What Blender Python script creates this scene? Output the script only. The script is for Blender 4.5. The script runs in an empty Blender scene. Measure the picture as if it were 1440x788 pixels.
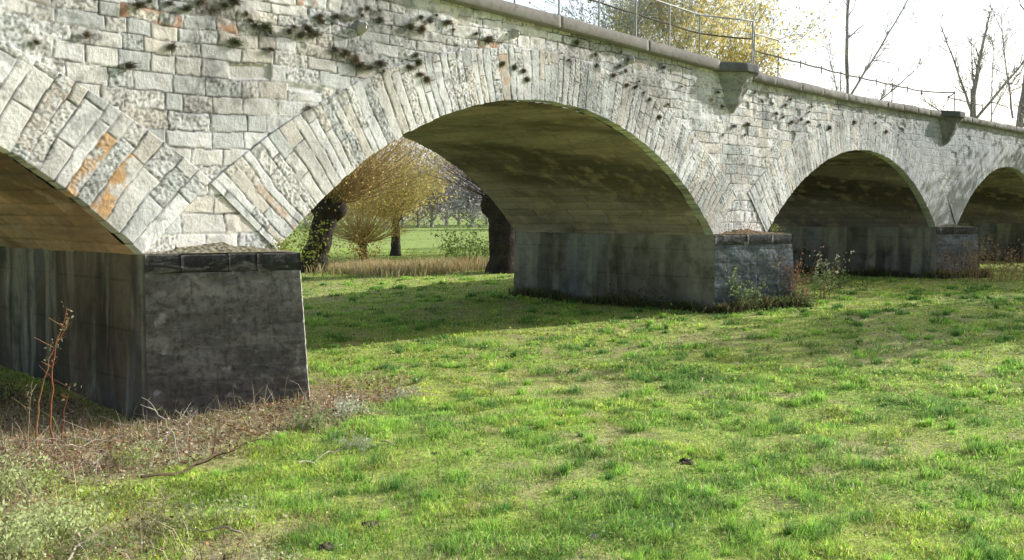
import bpy, math, random
import numpy as np
from math import sin, cos, tan, atan, atan2, radians, pi, hypot, sqrt
from mathutils import Vector

# ------------------------------------------------------------------ frame of reference
# X runs along the bridge, Y goes through it (front face at Y = 0), Z = 0 is eye height
F_PX, CAM_D, CX, CY, HY, VX = 1350.0, 8.2, 720.0, 394.0, 297.0, 1980.0
PITCH = atan((CY - HY) / F_PX)
YAW = atan((VX - CX) * cos(PITCH) / F_PX)
GZ = -1.77
SUN_EL, SUN_G = radians(23.5), radians(20.0)
W = 4.35                                   # bridge width
SPRING = -0.39
scene = bpy.context.scene
COL = scene.collection
rs = np.random.RandomState

def ray(px, py):
    u = (px - CX) / F_PX; v = -(py - CY) / F_PX
    f = cos(PITCH) + v * sin(PITCH)
    return (cos(YAW) * f + sin(YAW) * u, sin(YAW) * f - cos(YAW) * u, -sin(PITCH) + v * cos(PITCH))
def at_dist(px, dist):
    """ground position that lies at a given distance in the direction of a bearing"""
    d = ray(px, HY); h = hypot(d[0], d[1])
    x, y = d[0] / h * dist, d[1] / h * dist - CAM_D
    return (x, y, float(ground_z(np.array([x]), np.array([y]))[0]))
def on_ground(px, py, Z=GZ):
    d = ray(px, py); t = Z / d[2]
    return (d[0] * t, d[1] * t - CAM_D)

# ------------------------------------------------------------------ noise
def hsh(i, j, seed=0):
    n = (i.astype(np.int64) * 374761393 + j.astype(np.int64) * 668265263 + seed * 974634777) & 0x7fffffff
    n = ((n ^ (n >> 13)) * 1274126177) & 0x7fffffff
    n = (n ^ (n >> 16)) * 69069 & 0x7fffffff
    return ((n ^ (n >> 11)) & 0xffff) / 65535.0
def vn(x, y, seed=0):
    x = np.asarray(x, float); y = np.asarray(y, float)
    xi = np.floor(x); yi = np.floor(y); fx = x - xi; fy = y - yi
    fx = fx * fx * (3 - 2 * fx); fy = fy * fy * (3 - 2 * fy)
    a = hsh(xi, yi, seed); b = hsh(xi + 1, yi, seed); c = hsh(xi, yi + 1, seed); d = hsh(xi + 1, yi + 1, seed)
    return (a * (1 - fx) + b * fx) * (1 - fy) + (c * (1 - fx) + d * fx) * fy
def fbm(x, y, seed=0, oct=4):
    s = 0; a = 0.5; t = 0
    for k in range(oct):
        s = s + a * vn(x * 2 ** k + 17.3 * k, y * 2 ** k - 9.1 * k, seed + k); t += a; a *= 0.5
    return s / t
def sstep(a, b, x):
    t = np.clip((x - a) / (b - a), 0, 1); return t * t * (3 - 2 * t)

def m0(x, y): return np.exp(-(((x - 3.8) / 2.4) ** 2 + ((y + 1.3) / .9) ** 2))
def ground_z(x, y):
    z = GZ + 0.16 * sstep(6, 16, x) + 0.03 * (fbm(x * 0.5, y * 0.5, 5, 3) - 0.5) * 2
    d = np.hypot(x, y + CAM_D)
    z = z + 0.035 * (fbm(x * 2.2, y * 2.2, 9, 3) - 0.5) * 2 * np.clip(1 - d / 40, 0, 1)
    z = z + 0.030 * (fbm(x * 3.1 + 40, y * 3.1, 10, 3) - 0.5) * np.clip(1 - d / 30, 0, 1)
    # weedy bank round the first pier
    m = np.exp(-(((x - 3.6) / 2.6) ** 2 + ((y + 1.4) / 1.3) ** 2))
    z = z + 0.03 * m
    z = z - 0.15 * np.exp(-(((x - 3.6) / 1.7) ** 2 + ((y - .2) / 1.1) ** 2)) + .05 * (fbm(x * 4, y * 4, 12, 3) - .5) * m0(x, y)
    m2 = np.exp(-(((x - 1.2) / 1.0) ** 2 + ((y + 3.8) / 2.0) ** 2))
    z = z + 0.10 * m2
    # low earth mound beside the second pier
    q = on_ground(665, 425, -1.62)
    z = z + 0.14 * np.exp(-(((x - q[0]) / 0.9) ** 2 + ((y - q[1]) / 0.5) ** 2))
    # far land rises very gently
    z = z + 0.55 * sstep(120, 500, d)
    return z

# ------------------------------------------------------------------ object helpers
def setp(o, label=None, cat=None, group=None, kind=None):
    if label: o['label'] = label
    if cat: o['category'] = cat
    if group: o['group'] = group
    if kind: o['kind'] = kind
    return o
def empty(name, loc=(0, 0, 0), **k):
    o = bpy.data.objects.new(name, None); COL.objects.link(o); o.location = loc
    o.empty_display_size = 0.3
    return setp(o, **k)
def mesh_data(name, V, F, mat, col=None, smooth=False, local=None):
    V = np.asarray(V, float).reshape(-1, 3)
    if not isinstance(F, list): F = [F]
    F = [np.asarray(f, np.int64) for f in F if len(f)]
    if local is not None: V = V - np.asarray(local)
    me = bpy.data.meshes.new(name)
    me.vertices.add(len(V)); me.vertices.foreach_set('co', V.astype(np.float32).ravel())
    nl = sum(f.size for f in F); npoly = sum(len(f) for f in F)
    me.loops.add(nl); me.loops.foreach_set('vertex_index', np.concatenate([f.ravel() for f in F]).astype(np.int32))
    me.polygons.add(npoly)
    tot = np.concatenate([np.full(len(f), f.shape[1]) for f in F])
    st = np.concatenate([[0], np.cumsum(tot)[:-1]])
    me.polygons.foreach_set('loop_start', st.astype(np.int32))
    me.polygons.foreach_set('loop_total', tot.astype(np.int32))
    if smooth: me.polygons.foreach_set('use_smooth', np.ones(npoly, bool))
    if col is not None:
        a = me.attributes.new('Col', 'FLOAT_COLOR', 'POINT')
        c = np.ones((len(V), 4), np.float32); c[:, :3] = col; a.data.foreach_set('color', c.ravel())
    me.update(); me.validate()
    if mat: me.materials.append(mat)
    return me
def obj(name, V, F, mat, parent=None, col=None, smooth=False, origin=None, **k):
    """one mesh object; V in world coordinates"""
    base = np.zeros(3)
    if parent is not None:
        base = np.array(parent.location); p = parent.parent
        while p is not None: base = base + np.array(p.location); p = p.parent
    if origin is None: origin = base if parent is not None else np.zeros(3)
    origin = np.asarray(origin, float)
    me = mesh_data(name, V, F, mat, col, smooth, local=origin)
    o = bpy.data.objects.new(name, me); COL.objects.link(o)
    if parent is not None: o.parent = parent
    o.location = origin - base
    return setp(o, **k)

def grid_faces(n, m):
    i = np.arange(n - 1)[:, None] * m + np.arange(m - 1)[None, :]
    return np.stack([i, i + m, i + m + 1, i + 1], -1).reshape(-1, 4)

def tubes(P0, P1, R0, R1, sides=4):
    """separate tapered prisms, vectorised"""
    P0 = np.asarray(P0, float); P1 = np.asarray(P1, float)
    R0 = np.asarray(R0, float); R1 = np.asarray(R1, float)
    d = P1 - P0; L = np.linalg.norm(d, axis=1, keepdims=True); d = d / np.maximum(L, 1e-9)
    up = np.tile([0.0, 0.0, 1.0], (len(d), 1)); up[np.abs(d[:, 2]) > 0.9] = [1, 0, 0]
    a = np.cross(d, up); a /= np.linalg.norm(a, axis=1, keepdims=True); b = np.cross(d, a)
    th = np.arange(sides) * 2 * pi / sides
    ring = a[:, None, :] * np.cos(th)[None, :, None] + b[:, None, :] * np.sin(th)[None, :, None]
    V = np.concatenate([P0[:, None, :] + ring * R0[:, None, None], P1[:, None, :] + ring * R1[:, None, None]], 1)
    base = np.arange(len(d))[:, None] * 2 * sides
    k = np.arange(sides)[None, :]; k2 = (k + 1) % sides
    Fq = np.stack([base + k, base + k2, base + sides + k2, base + sides + k], -1).reshape(-1, 4)
    return V.reshape(-1, 3), Fq
def loft(path, radii, sides=10, seed=0, rough=0.0):
    """one continuous tube along a path"""
    P = np.asarray(path, float); n = len(P); V = []
    T = np.gradient(P, axis=0); T /= np.linalg.norm(T, axis=1, keepdims=True)
    a = np.cross(T, [0.3, 1.0, 0.1]); a /= np.linalg.norm(a, axis=1, keepdims=True); b = np.cross(T, a)
    th = np.arange(sides) * 2 * pi / sides
    for i in range(n):
        rr = radii[i] * (1 + rough * (vn(np.cos(th) * 2 + 5, np.sin(th) * 2 + i * 0.45, seed) - 0.5) * 2)
        V.append(P[i] + a[i] * (np.cos(th) * rr)[:, None] + b[i] * (np.sin(th) * rr)[:, None])
    V = np.concatenate(V)
    F = []
    for i in range(n - 1):
        for k in range(sides):
            k2 = (k + 1) % sides; F.append((i * sides + k, i * sides + k2, (i + 1) * sides + k2, (i + 1) * sides + k))
    return V, np.array(F)
def quads_at(P, size, r, aspect=0.5, flat=None, droop=0):
    """randomly turned leaf quads (rhombs) at points P"""
    n = len(P); u = r.normal(size=(n, 3)); 
    if flat is not None: u[:, 2] *= flat
    u /= np.linalg.norm(u, axis=1, keepdims=True)
    w = r.normal(size=(n, 3)); 
    if flat is not None: w[:, 2] *= flat
    v = w - u * (u * w).sum(1, keepdims=True); v /= np.linalg.norm(v, axis=1, keepdims=True)
    s = (np.asarray(size) * r.uniform(0.6, 1.3, n))[:, None]
    V = np.stack([P - u * s * 0.5, P + v * s * aspect * 0.5, P + u * s * 0.5, P - v * s * aspect * 0.5], 1).reshape(-1, 3)
    F = np.arange(n * 4).reshape(-1, 4)
    return V, F
def merge(parts):
    V = []; F = {}; C = []; off = 0
    for p in parts:
        v, f = p[0], p[1]; V.append(v)
        fs = f if isinstance(f, list) else [f]
        for g in fs:
            if len(g): F.setdefault(g.shape[1], []).append(np.asarray(g) + off)
        if len(p) > 2: C.append(np.broadcast_to(np.asarray(p[2], float), (len(v), 3)))
        off += len(v)
    return np.concatenate(V), [np.concatenate(x) for x in F.values()], (np.concatenate(C) if C else None)
def box(x0, x1, y0, y1, z0, z1):
    V = np.array([(x, y, z) for x in (x0, x1) for y in (y0, y1) for z in (z0, z1)], float)
    F = np.array([(0, 1, 3, 2), (4, 6, 7, 5), (0, 4, 5, 1), (2, 3, 7, 6), (0, 2, 6, 4), (1, 5, 7, 3)])
    return V, F

# ------------------------------------------------------------------ materials
def nodes(name):
    m = bpy.data.materials.new(name); m.use_nodes = True
    nt = m.node_tree; nt.nodes.clear()
    out = nt.nodes.new('ShaderNodeOutputMaterial')
    b = nt.nodes.new('ShaderNodeBsdfPrincipled'); nt.links.new(b.outputs[0], out.inputs[0])
    b.inputs['Specular IOR Level'].default_value = 0.2
    return m, nt, b, out
def noise(nt, scale, detail=4, rough=0.55, vec=None, dist=0.0):
    n = nt.nodes.new('ShaderNodeTexNoise'); n.inputs['Scale'].default_value = scale
    n.inputs['Detail'].default_value = detail; n.inputs['Roughness'].default_value = rough
    n.inputs['Distortion'].default_value = dist
    if vec is not None: nt.links.new(vec, n.inputs['Vector'])
    return n
def coords(nt, scale=(1, 1, 1)):
    g = nt.nodes.new('ShaderNodeNewGeometry')
    mp = nt.nodes.new('ShaderNodeMapping'); mp.inputs['Scale'].default_value = scale
    nt.links.new(g.outputs['Position'], mp.inputs['Vector']); return mp.outputs[0]
def ramp(nt, src, stops):
    r = nt.nodes.new('ShaderNodeValToRGB'); e = r.color_ramp.elements
    while len(e) < len(stops): e.new(0.5)
    for k, (p, c) in enumerate(stops):
        e[k].position = p; e[k].color = (c[0], c[1], c[2], 1) if hasattr(c, '__len__') else (c, c, c, 1)
    nt.links.new(src, r.inputs[0]); return r.outputs[0]
def mix(nt, a, b, fac, mode='MIX'):
    m = nt.nodes.new('ShaderNodeMix'); m.data_type = 'RGBA'; m.blend_type = mode
    for s, i in ((fac, 0), (a, 6), (b, 7)):
        if hasattr(s, 'links'): nt.links.new(s, m.inputs[i])
        elif i == 0: m.inputs[0].default_value = s
        else: m.inputs[i].default_value = (s[0], s[1], s[2], 1)
    return m.outputs[2]
def attr(nt, name='Col'):
    a = nt.nodes.new('ShaderNodeAttribute'); a.attribute_name = name; return a.outputs['Color']
def bump(nt, b, h, dist=0.01, strength=1.0, prev=None):
    n = nt.nodes.new('ShaderNodeBump'); n.inputs['Distance'].default_value = dist; n.inputs['Strength'].default_value = strength
    nt.links.new(h, n.inputs['Height'])
    if prev is not None: nt.links.new(prev, n.inputs['Normal'])
    nt.links.new(n.outputs[0], b.inputs['Normal']); return n.outputs[0]

def mat_stone():
    m, nt, b, _ = nodes('weathered_limestone')
    P = coords(nt)
    c = attr(nt)
    n1 = noise(nt, 38, 6, 0.7, P); n2 = noise(nt, 7, 5, 0.6, P); n3 = noise(nt, 130, 3, 0.6, P)
    c = mix(nt, c, (0.50, 0.49, 0.46), ramp(nt, n2.outputs[0], [(0.48, 0), (0.75, 0.45)]))
    c = mix(nt, c, (0.14, 0.135, 0.13), ramp(nt, n1.outputs[0], [(0.60, 0), (0.70, 0.6)]))
    c = mix(nt, c, (0.97, 0.97, 0.94), ramp(nt, n1.outputs[0], [(0.30, 0.55), (0.42, 0)]))
    b.inputs['Roughness'].default_value = 0.95
    nt.links.new(c, b.inputs['Base Color'])
    x = bump(nt, b, n1.outputs[0], 0.02, 0.55); bump(nt, b, n3.outputs[0], 0.006, 0.5, x)
    return m
def mat_vcol(name, rough=0.9, nscale=20, namt=0.35, bdist=0.0, trans=0.0, spec=0.2):
    m, nt, b, out = nodes(name)
    P = coords(nt); c = attr(nt)
    n = noise(nt, nscale, 5, 0.6, P)
    k = ramp(nt, n.outputs[0], [(0.3, 1 - namt), (0.7, 1 + namt)])
    # ramp clamps at 1 so brighten first
    c = mix(nt, c, k, 1.0, 'MULTIPLY')
    b.inputs['Roughness'].default_value = rough; b.inputs['Specular IOR Level'].default_value = spec
    nt.links.new(c, b.inputs['Base Color'])
    if bdist: bump(nt, b, n.outputs[0], bdist, 0.8)
    if trans:
        t = nt.nodes.new('ShaderNodeBsdfTranslucent'); nt.links.new(c, t.inputs[0])
        ms = nt.nodes.new('ShaderNodeMixShader'); ms.inputs[0].default_value = trans
        nt.links.new(b.outputs[0], ms.inputs[1]); nt.links.new(t.outputs[0], ms.inputs[2]); nt.links.new(ms.outputs[0], out.inputs[0])
    return m
def mat_vault():
    m, nt, b, _ = nodes('stained_vault_stone')
    P = coords(nt); Ps = coords(nt, (0.9, 0.35, 2.2)); c = attr(nt)
    n1 = noise(nt, 1.6, 6, 0.65, Ps, 0.6); n2 = noise(nt, 22, 5, 0.6, P); n3 = noise(nt, 3.0, 4, 0.6, P)
    c = mix(nt, c, (0.16, 0.13, 0.115), ramp(nt, n1.outputs[0], [(0.42, 0), (0.66, 0.5)]))
    c = mix(nt, c, (0.70, 0.54, 0.45), ramp(nt, n3.outputs[0], [(0.52, 0), (0.70, 0.6)]))
    c = mix(nt, c, (0.18, 0.16, 0.12), ramp(nt, n2.outputs[0], [(0.5, 0), (0.7, 0.4)]))
    b.inputs['Roughness'].default_value = 0.9; nt.links.new(c, b.inputs['Base Color'])
    bump(nt, b, n2.outputs[0], 0.02, 0.7)
    return m
def mat_render():
    """cement-rendered pier side: dark, with pale lime runs"""
    m, nt, b, _ = nodes('streaked_pier_render')
    P = coords(nt); Ps = coords(nt, (4.2, 4.2, 0.34)); Pt = coords(nt, (8, 8, 0.7)); c = attr(nt)
    s1 = noise(nt, 1.1, 4, 0.5, Ps); s2 = noise(nt, 1.4, 5, 0.6, Pt); n2 = noise(nt, 9, 6, 0.65, P); n3 = noise(nt, 2.2, 5, 0.6, P)
    c = mix(nt, c, (0.42, 0.39, 0.31), ramp(nt, s1.outputs[0], [(0.48, 0), (0.64, 0.8)]))
    c = mix(nt, c, (0.36, 0.36, 0.34), ramp(nt, s2.outputs[0], [(0.60, 0), (0.72, 0.55)]))
    c = mix(nt, c, (0.06, 0.058, 0.05), ramp(nt, n2.outputs[0], [(0.5, 0), (0.7, 0.4)]))
    c = mix(nt, c, (0.045, 0.05, 0.035), ramp(nt, n3.outputs[0], [(0.5, 0), (0.7, 0.7)]))
    b.inputs['Roughness'].default_value = 0.85; nt.links.new(c, b.inputs['Base Color'])
    bump(nt, b, n2.outputs[0], 0.012, 0.6)
    return m
def mat_pierfront():
    m, nt, b, _ = nodes('dark_pier_stone')
    P = coords(nt); Pb = coords(nt, (1.2, 1.2, 5.0)); c = attr(nt)
    n1 = noise(nt, 2.4, 6, 0.7, Pb, 0.8); n2 = noise(nt, 16, 6, 0.7, P); n3 = noise(nt, 5, 3, 0.5, P)
    c = mix(nt, c, (0.24, 0.235, 0.22), ramp(nt, n1.outputs[0], [(0.50, 0), (0.62, 0.7)]))
    c = mix(nt, c, (0.04, 0.039, 0.037), ramp(nt, n2.outputs[0], [(0.47, 0), (0.64, 0.65)]))
    c = mix(nt, c, (0.38, 0.38, 0.37), ramp(nt, n3.outputs[0], [(0.66, 0), (0.72, 0.7)]))
    b.inputs['Roughness'].default_value = 0.85; nt.links.new(c, b.inputs['Base Color'])
    bump(nt, b, n2.outputs[0], 0.015, 0.7)
    return m
def mat_concrete():
    m, nt, b, _ = nodes('coping_concrete')
    P = coords(nt); c = attr(nt)
    n1 = noise(nt, 14, 6, 0.6, P); n2 = noise(nt, 90, 3, 0.6, P); n3 = noise(nt, 2.0, 5, 0.6, P)
    c = mix(nt, c, (0.10, 0.10, 0.085), ramp(nt, n1.outputs[0], [(0.5, 0), (0.72, 0.55)]))
    c = mix(nt, c, (0.35, 0.34, 0.31), ramp(nt, n3.outputs[0], [(0.5, 0), (0.7, 0.45)]))
    b.inputs['Roughness'].default_value = 0.9; nt.links.new(c, b.inputs['Base Color'])
    x = bump(nt, b, n1.outputs[0], 0.01, 0.5); bump(nt, b, n2.outputs[0], 0.003, 0.5, x)
    return m
def mat_soil():
    m, nt, b, _ = nodes('meadow_soil')
    P = coords(nt); n1 = noise(nt, 1.3, 6, 0.6, P); n2 = noise(nt, 9, 6, 0.65, P); n3 = noise(nt, 0.05, 4, 0.5, P); c = attr(nt)
    c = mix(nt, c, (0.14, 0.12, 0.065), ramp(nt, n2.outputs[0], [(0.48, 0), (0.7, 0.5)]))
    b.inputs['Roughness'].default_value = 1.0; nt.links.new(c, b.inputs['Base Color'])
    bump(nt, b, n2.outputs[0], 0.04, 0.6)
    return m
def mat_metal():
    m, nt, b, _ = nodes('galvanised_rail')
    P = coords(nt); n = noise(nt, 12, 4, 0.6, P)
    nt.links.new(ramp(nt, n.outputs[0], [(0.35, (0.42, 0.42, 0.40)), (0.7, (0.62, 0.62, 0.6))]), b.inputs['Base Color'])
    b.inputs['Roughness'].default_value = 0.6; b.inputs['Metallic'].default_value = 0.2
    return m
def mat_rust():
    m, nt, b, _ = nodes('dark_rusted_rail')
    P = coords(nt); n = noise(nt, 25, 4, 0.6, P)
    nt.links.new(ramp(nt, n.outputs[0], [(0.35, (0.10, 0.085, 0.07)), (0.7, (0.20, 0.17, 0.14))]), b.inputs['Base Color'])
    b.inputs['Roughness'].default_value = 0.9
    return m
M = dict(stone=mat_stone(), vault=mat_vault(), render=mat_render(), front=mat_pierfront(), conc=mat_concrete(), soil=mat_soil(),
         metal=mat_metal(), rust=mat_rust(),
         grass=mat_vcol('grass_blades', 0.5, 3, 0.2, 0, 0.45), leaf=mat_vcol('leaves', 0.7, 2, 0.15, 0, 0.5),
         dry=mat_vcol('dead_leaves_and_stems', 0.9, 30, 0.25, 0, 0.2), bark=mat_vcol('bark', 0.95, 14, 0.45, 0.03))

# ------------------------------------------------------------------ bridge geometry
ARCHES = []
for xl, xr, zc in ((-4.22, 4.00, 1.33), (5.38, 13.58, 1.41), (15.32, 23.56, 1.24), (24.98, 33.2, 1.22)):
    h = (xr - xl) / 2; rise = zc - SPRING; R = (h * h + rise * rise) / (2 * rise)
    ARCHES.append(dict(xl=xl, xr=xr, cx=(xl + xr) / 2, cz=zc - R, R=R, th=math.asin(h / R)))
PIERS = [(4.00, 5.38), (13.58, 15.32), (23.56, 24.98), (33.2, 34.7)]
CB = np.array([(-6, 2.62), (2, 2.52), (7.6, 2.40), (10.2, 2.33), (13.2, 2.235), (15.2, 2.17), (18.8, 2.14), (24, 2.19), (36, 2.22)])
def cop_z(x): return np.interp(x, CB[:, 0], CB[:, 1])
def ring_T(th, A):  return 0.63 + 0.33 * (np.abs(th) / A['th']) ** 2.2

CREAM = np.array([0.92, 0.90, 0.86]); GREY = np.array([0.76, 0.78, 0.77]); WHITE = np.array([0.98, 0.98, 0.97]); TAN = np.array([0.86, 0.81, 0.73]); RUST = np.array([0.46, 0.22, 0.08]); BRICK = np.array([0.40, 0.20, 0.13])
def stone_color(hid, x, z):
    """hid: random number per stone in 0..1"""
    c = np.where((hid < .38)[:, None], CREAM, np.where((hid < .62)[:, None], WHITE, np.where((hid < .85)[:, None], GREY, TAN)))
    v = 0.86 + 0.16 * ((hid * 97.13) % 1.0)
    c = c * v[:, None]
    dirt = fbm(x * 0.9, z * 1.6, 77, 4)
    c = c * (1 - 0.30 * sstep(0.52, 0.72, dirt))[:, None]
    # pitted, lichen-speckled stones
    pit = sstep(.58, .66, (hid * 31.7) % 1.0 + .35 * (fbm(x * 2.2, z * 2.2, 78, 3) - .5))
    up = np.clip((x - 7) / 6, 0, .6)
    sp = sstep(.60, .70, vn(x * 46, z * 52, 79)) * np.maximum(pit, up)
    c = c * (1 - .52 * sp)[:, None]
    blot = sstep(.60, .72, fbm(x * 5.5, z * 6.5, 80, 4)); c = c * (1 - .34 * blot)[:, None]; c = c * (1 - .30 * sstep(.50, .68, fbm(x * 1.7, z * .5, 84, 4)) * sstep(.2, 1.6, z))[:, None]
    return c
def edge_rand(r, lo, hi, a, b):
    e = [a]
    while e[-1] < b: e.append(e[-1] + r.uniform(lo, hi))
    return np.array(e)
def joint(c, d, x, y, seed):
    w = .004 + .010 * vn(x * 5, y * 5, seed + 200); k = sstep(.30, .55, fbm(x * 2.6, y * 2.6, seed + 201, 3)) * .75 + .1
    return c * (1 - k * sstep(w, w * .35, d))[:, None]
def relief(d, x, y, hid, seed):
    """height of a roughly dressed stone as a function of distance to its joint"""
    rough = (hid * 31.7) % 1.0
    h = 0.010 * sstep(0.000, 0.009, d + 0.010 * (vn(x * 30, y * 30, seed + 3) - 0.5))
    h += (((hid * 57.3) % 1.0) - 0.5) * 0.007 * sstep(0, 0.015, d)
    h += (fbm(x * 9, y * 9, seed + 1, 4) - 0.5) * 0.015 * sstep(0, 0.03, d)
    h += (vn(x * 55, y * 55, seed + 2) - 0.5) * 0.012 * np.where(rough > 0.6, 1.0, 0.25) * sstep(0, 0.02, d)
    return h

bridge = empty('stone_bridge', (9.48, 0, GZ), label='old pale stone road bridge with segmental arches crossing the green meadow', cat='bridge')

# --- arch rings (voussoirs)
SPOTS = [(3.22, .55, .10, .16), (3.52, .40, .09, .30), (3.3, .30, .07, .14), (6.05, .55, .06, .14)]   # rusty patches on the face
def face_pt(px, py):
    d = ray(px, py); t = CAM_D / d[1]; return d[0] * t, d[2] * t
spots = [(237, 5), (262, 12), (300, 15), (315, 8), (357, 36), (378, 45), (345, 20), (405, 45), (422, 50), (442, 48), (448, 24), (472, 24), (485, 75), (508, 22), (532, 15), (533, 28), (575, 38), (590, 25), (592, 41), (603, 30), (628, 32),
         (587, 88), (590, 105), (533, 90), (505, 92), (538, 100), (636, 42), (668, 48), (686, 56), (722, 95), (735, 100), (798, 85), (838, 92), (836, 77), (862, 106), (870, 93), (872, 47), (883, 85), (880, 120), (893, 122), (904, 130), (912, 140), (926, 165), (932, 95),
         (938, 147), (957, 122), (433, 152), (180, 93), (240, 66), (50, 60), (120, 50), (1008, 130), (1070, 143), (1085, 146), (1103, 148), (1136, 158), (1100, 165), (1125, 168), (1152, 176), (1165, 180), (1200, 172), (1230, 173), (1245, 185), (1262, 190), (1268, 182), (810, 60), (740, 112), (470, 70), (380, 70), (330, 60), (1046, 190), (1030, 178), (195, 8), (210, 2), (283, 3), (328, 2), (352, 30), (372, 38), (412, 38), (432, 42), (450, 30), (465, 34), (498, 84), (517, 96), (575, 95), (583, 78), (599, 112), (612, 22), (515, 12), (705, 90), (878, 100), (897, 115), (1000, 140), (1015, 150), (1060, 130), (1090, 160), (1110, 140), (1140, 150), (1112, 172), (1135, 172), (1050, 175), (1015, 190)]
def tint_stones(c, x, z, keys, pts, colr, seed):
    """crusty rust on whole stones: the stone nearest each point"""
    for (sx, sz, amt) in pts:
        i = np.argmin((x - sx) ** 2 + (z - sz) ** 2)
        if hypot(x[i] - sx, z[i] - sz) > .08: continue
        m = (keys[0] == keys[0][i]) & (keys[1] == keys[1][i]) & (np.hypot(x - sx, z - sz) < .6)
        k = sstep(.36, .60, fbm(x[m] * 10, z[m] * 10, seed, 4)) * (.65 + .35 * vn(x[m] * 60, z[m] * 60, seed + 1)) * amt
        c[m] = c[m] * (1 - k[:, None]) + np.array(colr) * (.75 + .5 * vn(x[m] * 25, z[m] * 25, seed + 2))[:, None] * k[:, None]
    return c
rr_ = rs(6)
STAINS = [(*face_pt(px, py), rr_.uniform(.02, .07)) for (px, py) in spots]
def face_tint(c, x, z, hid):
    for (sx, sz, s) in STAINS:
        m = (np.abs(x - sx) < s * 3) & (np.abs(z - sz + s * .4) < s * 3)
        if not m.any(): continue
        d = np.hypot((x[m] - sx) * .8, (z[m] - sz + s * .3)) / s + (fbm(x[m] * 22, z[m] * 22, 93, 3) - .5) * 1.6
        c[m] = c[m] * (1 - .58 * sstep(1.5, .2, d))[:, None]
    k = sstep(17.5, 24, x) * 0.58 * (.6 + .8 * fbm(x * .8, z * 1.2, 94, 3))  # bluish haze and shade of the far spans, painted into the stone colour
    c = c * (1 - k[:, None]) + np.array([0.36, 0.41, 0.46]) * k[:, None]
    return c
for ai, A in enumerate(ARCHES):
    r = rs(40 + ai); R = A['R']
    near = ai < 2
    step = (0.0105, 0.0115, 0.018, 0.022)[ai]
    t0 = -A['th'] if ai else 0.16
    t1 = A['th']
    nt_ = int((t1 - t0) * (R + 0.4) / step)
    th = np.linspace(t0, t1, nt_); nr = int(0.95 / step)
    q = np.linspace(0, 1, nr)
    TH, Q = np.meshgrid(th, q, indexing='ij'); T = ring_T(TH, A); RR = Q * T
    arc = (TH * (R + 0.25)).ravel(); rr = RR.ravel()
    arcw = arc + 0.022 * (vn(arc * 2.3, rr * 2.5, 3 + ai) - 0.5) * 2 + 0.009 * (vn(arc * 11, rr * 9, 4 + ai) - 0.5) * 2
    ed = edge_rand(r, *((.10, .19), (.085, .165), (.085, .16), (.09, .16))[ai], arc.min() - 0.05, arc.max() + 0.1)
    ed[0] = arc.min() - 0.3
    si = np.clip(np.searchsorted(ed, arcw) - 1, 0, len(ed) - 2)
    da = np.minimum(arcw - ed[si], ed[si + 1] - arcw)
    # radial splits: up to three stones per slot
    s1 = 0.20 + 0.50 * hsh(si, si * 0 + 1, 11 + ai); s2 = s1 + 0.22 + 0.3 * hsh(si, si * 0 + 2, 12 + ai)
    one = hsh(si, si * 0 + 3, 13 + ai) < (0.15, .25, .55, .6)[ai]; s1 = np.where(one, 5, s1)
    ri = (rr > s1).astype(int) + (rr > s2).astype(int)
    dr = np.minimum(np.abs(rr - s1), np.abs(rr - s2)); dr = np.where(one, 9, dr)
    d = np.minimum(da, dr)
    hid = hsh(si, ri + 5, 21 + ai)
    x = A['cx'] + (R + RR).ravel() * np.sin(TH).ravel(); z = A['cz'] + (R + RR).ravel() * np.cos(TH).ravel()
    h = relief(d, arc, rr, hid, 50 + ai) + 0.004
    c = stone_color(hid, x, z)
    c = joint(c, d, arc, rr, 5 + ai)
    if ai == 0: c = tint_stones(c, x, z, (si, ri), [(*face_pt(px, py), am) for (px, py, am) in ((168, 232, 1), (150, 262, 1), (136, 284, .9), (112, 243, .95), (102, 262, .8), (90, 128, .3))], (.60, .37, .18), 91)
    if ai == 1: c = tint_stones(c, x, z, (si, ri), [(*face_pt(px, py), am) for (px, py, am) in ((389, 287, .7), (703, 78, .7))], (.55, .34, .20), 91)
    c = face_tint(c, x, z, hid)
    # intrados edge is irregular, stone by stone
    ee = (hid - 0.5) * 0.016 * sstep(0.06, 0.0, rr)
    x = x + np.sin(TH.ravel()) * ee; z = z + np.cos(TH.ravel()) * ee
    V = np.stack([x, -h, z], 1).reshape(nt_, nr, 3); C = c.reshape(nt_, nr, 3)
    # keep neighbouring rings apart where they meet over a pier
    inner = V[:, :1].copy(); inner[:, :, 1] = 0.145
    outer = V[:, -1:].copy(); outer[:, :, 1] = 0.08
    V = np.concatenate([inner, V, outer], 1); C = np.concatenate([C[:, :1], C, C[:, -1:]], 1)
    obj('arch_ring', V.reshape(-1, 3), grid_faces(nt_, nr + 2), M['stone'], bridge, C.reshape(-1, 3))

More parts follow.
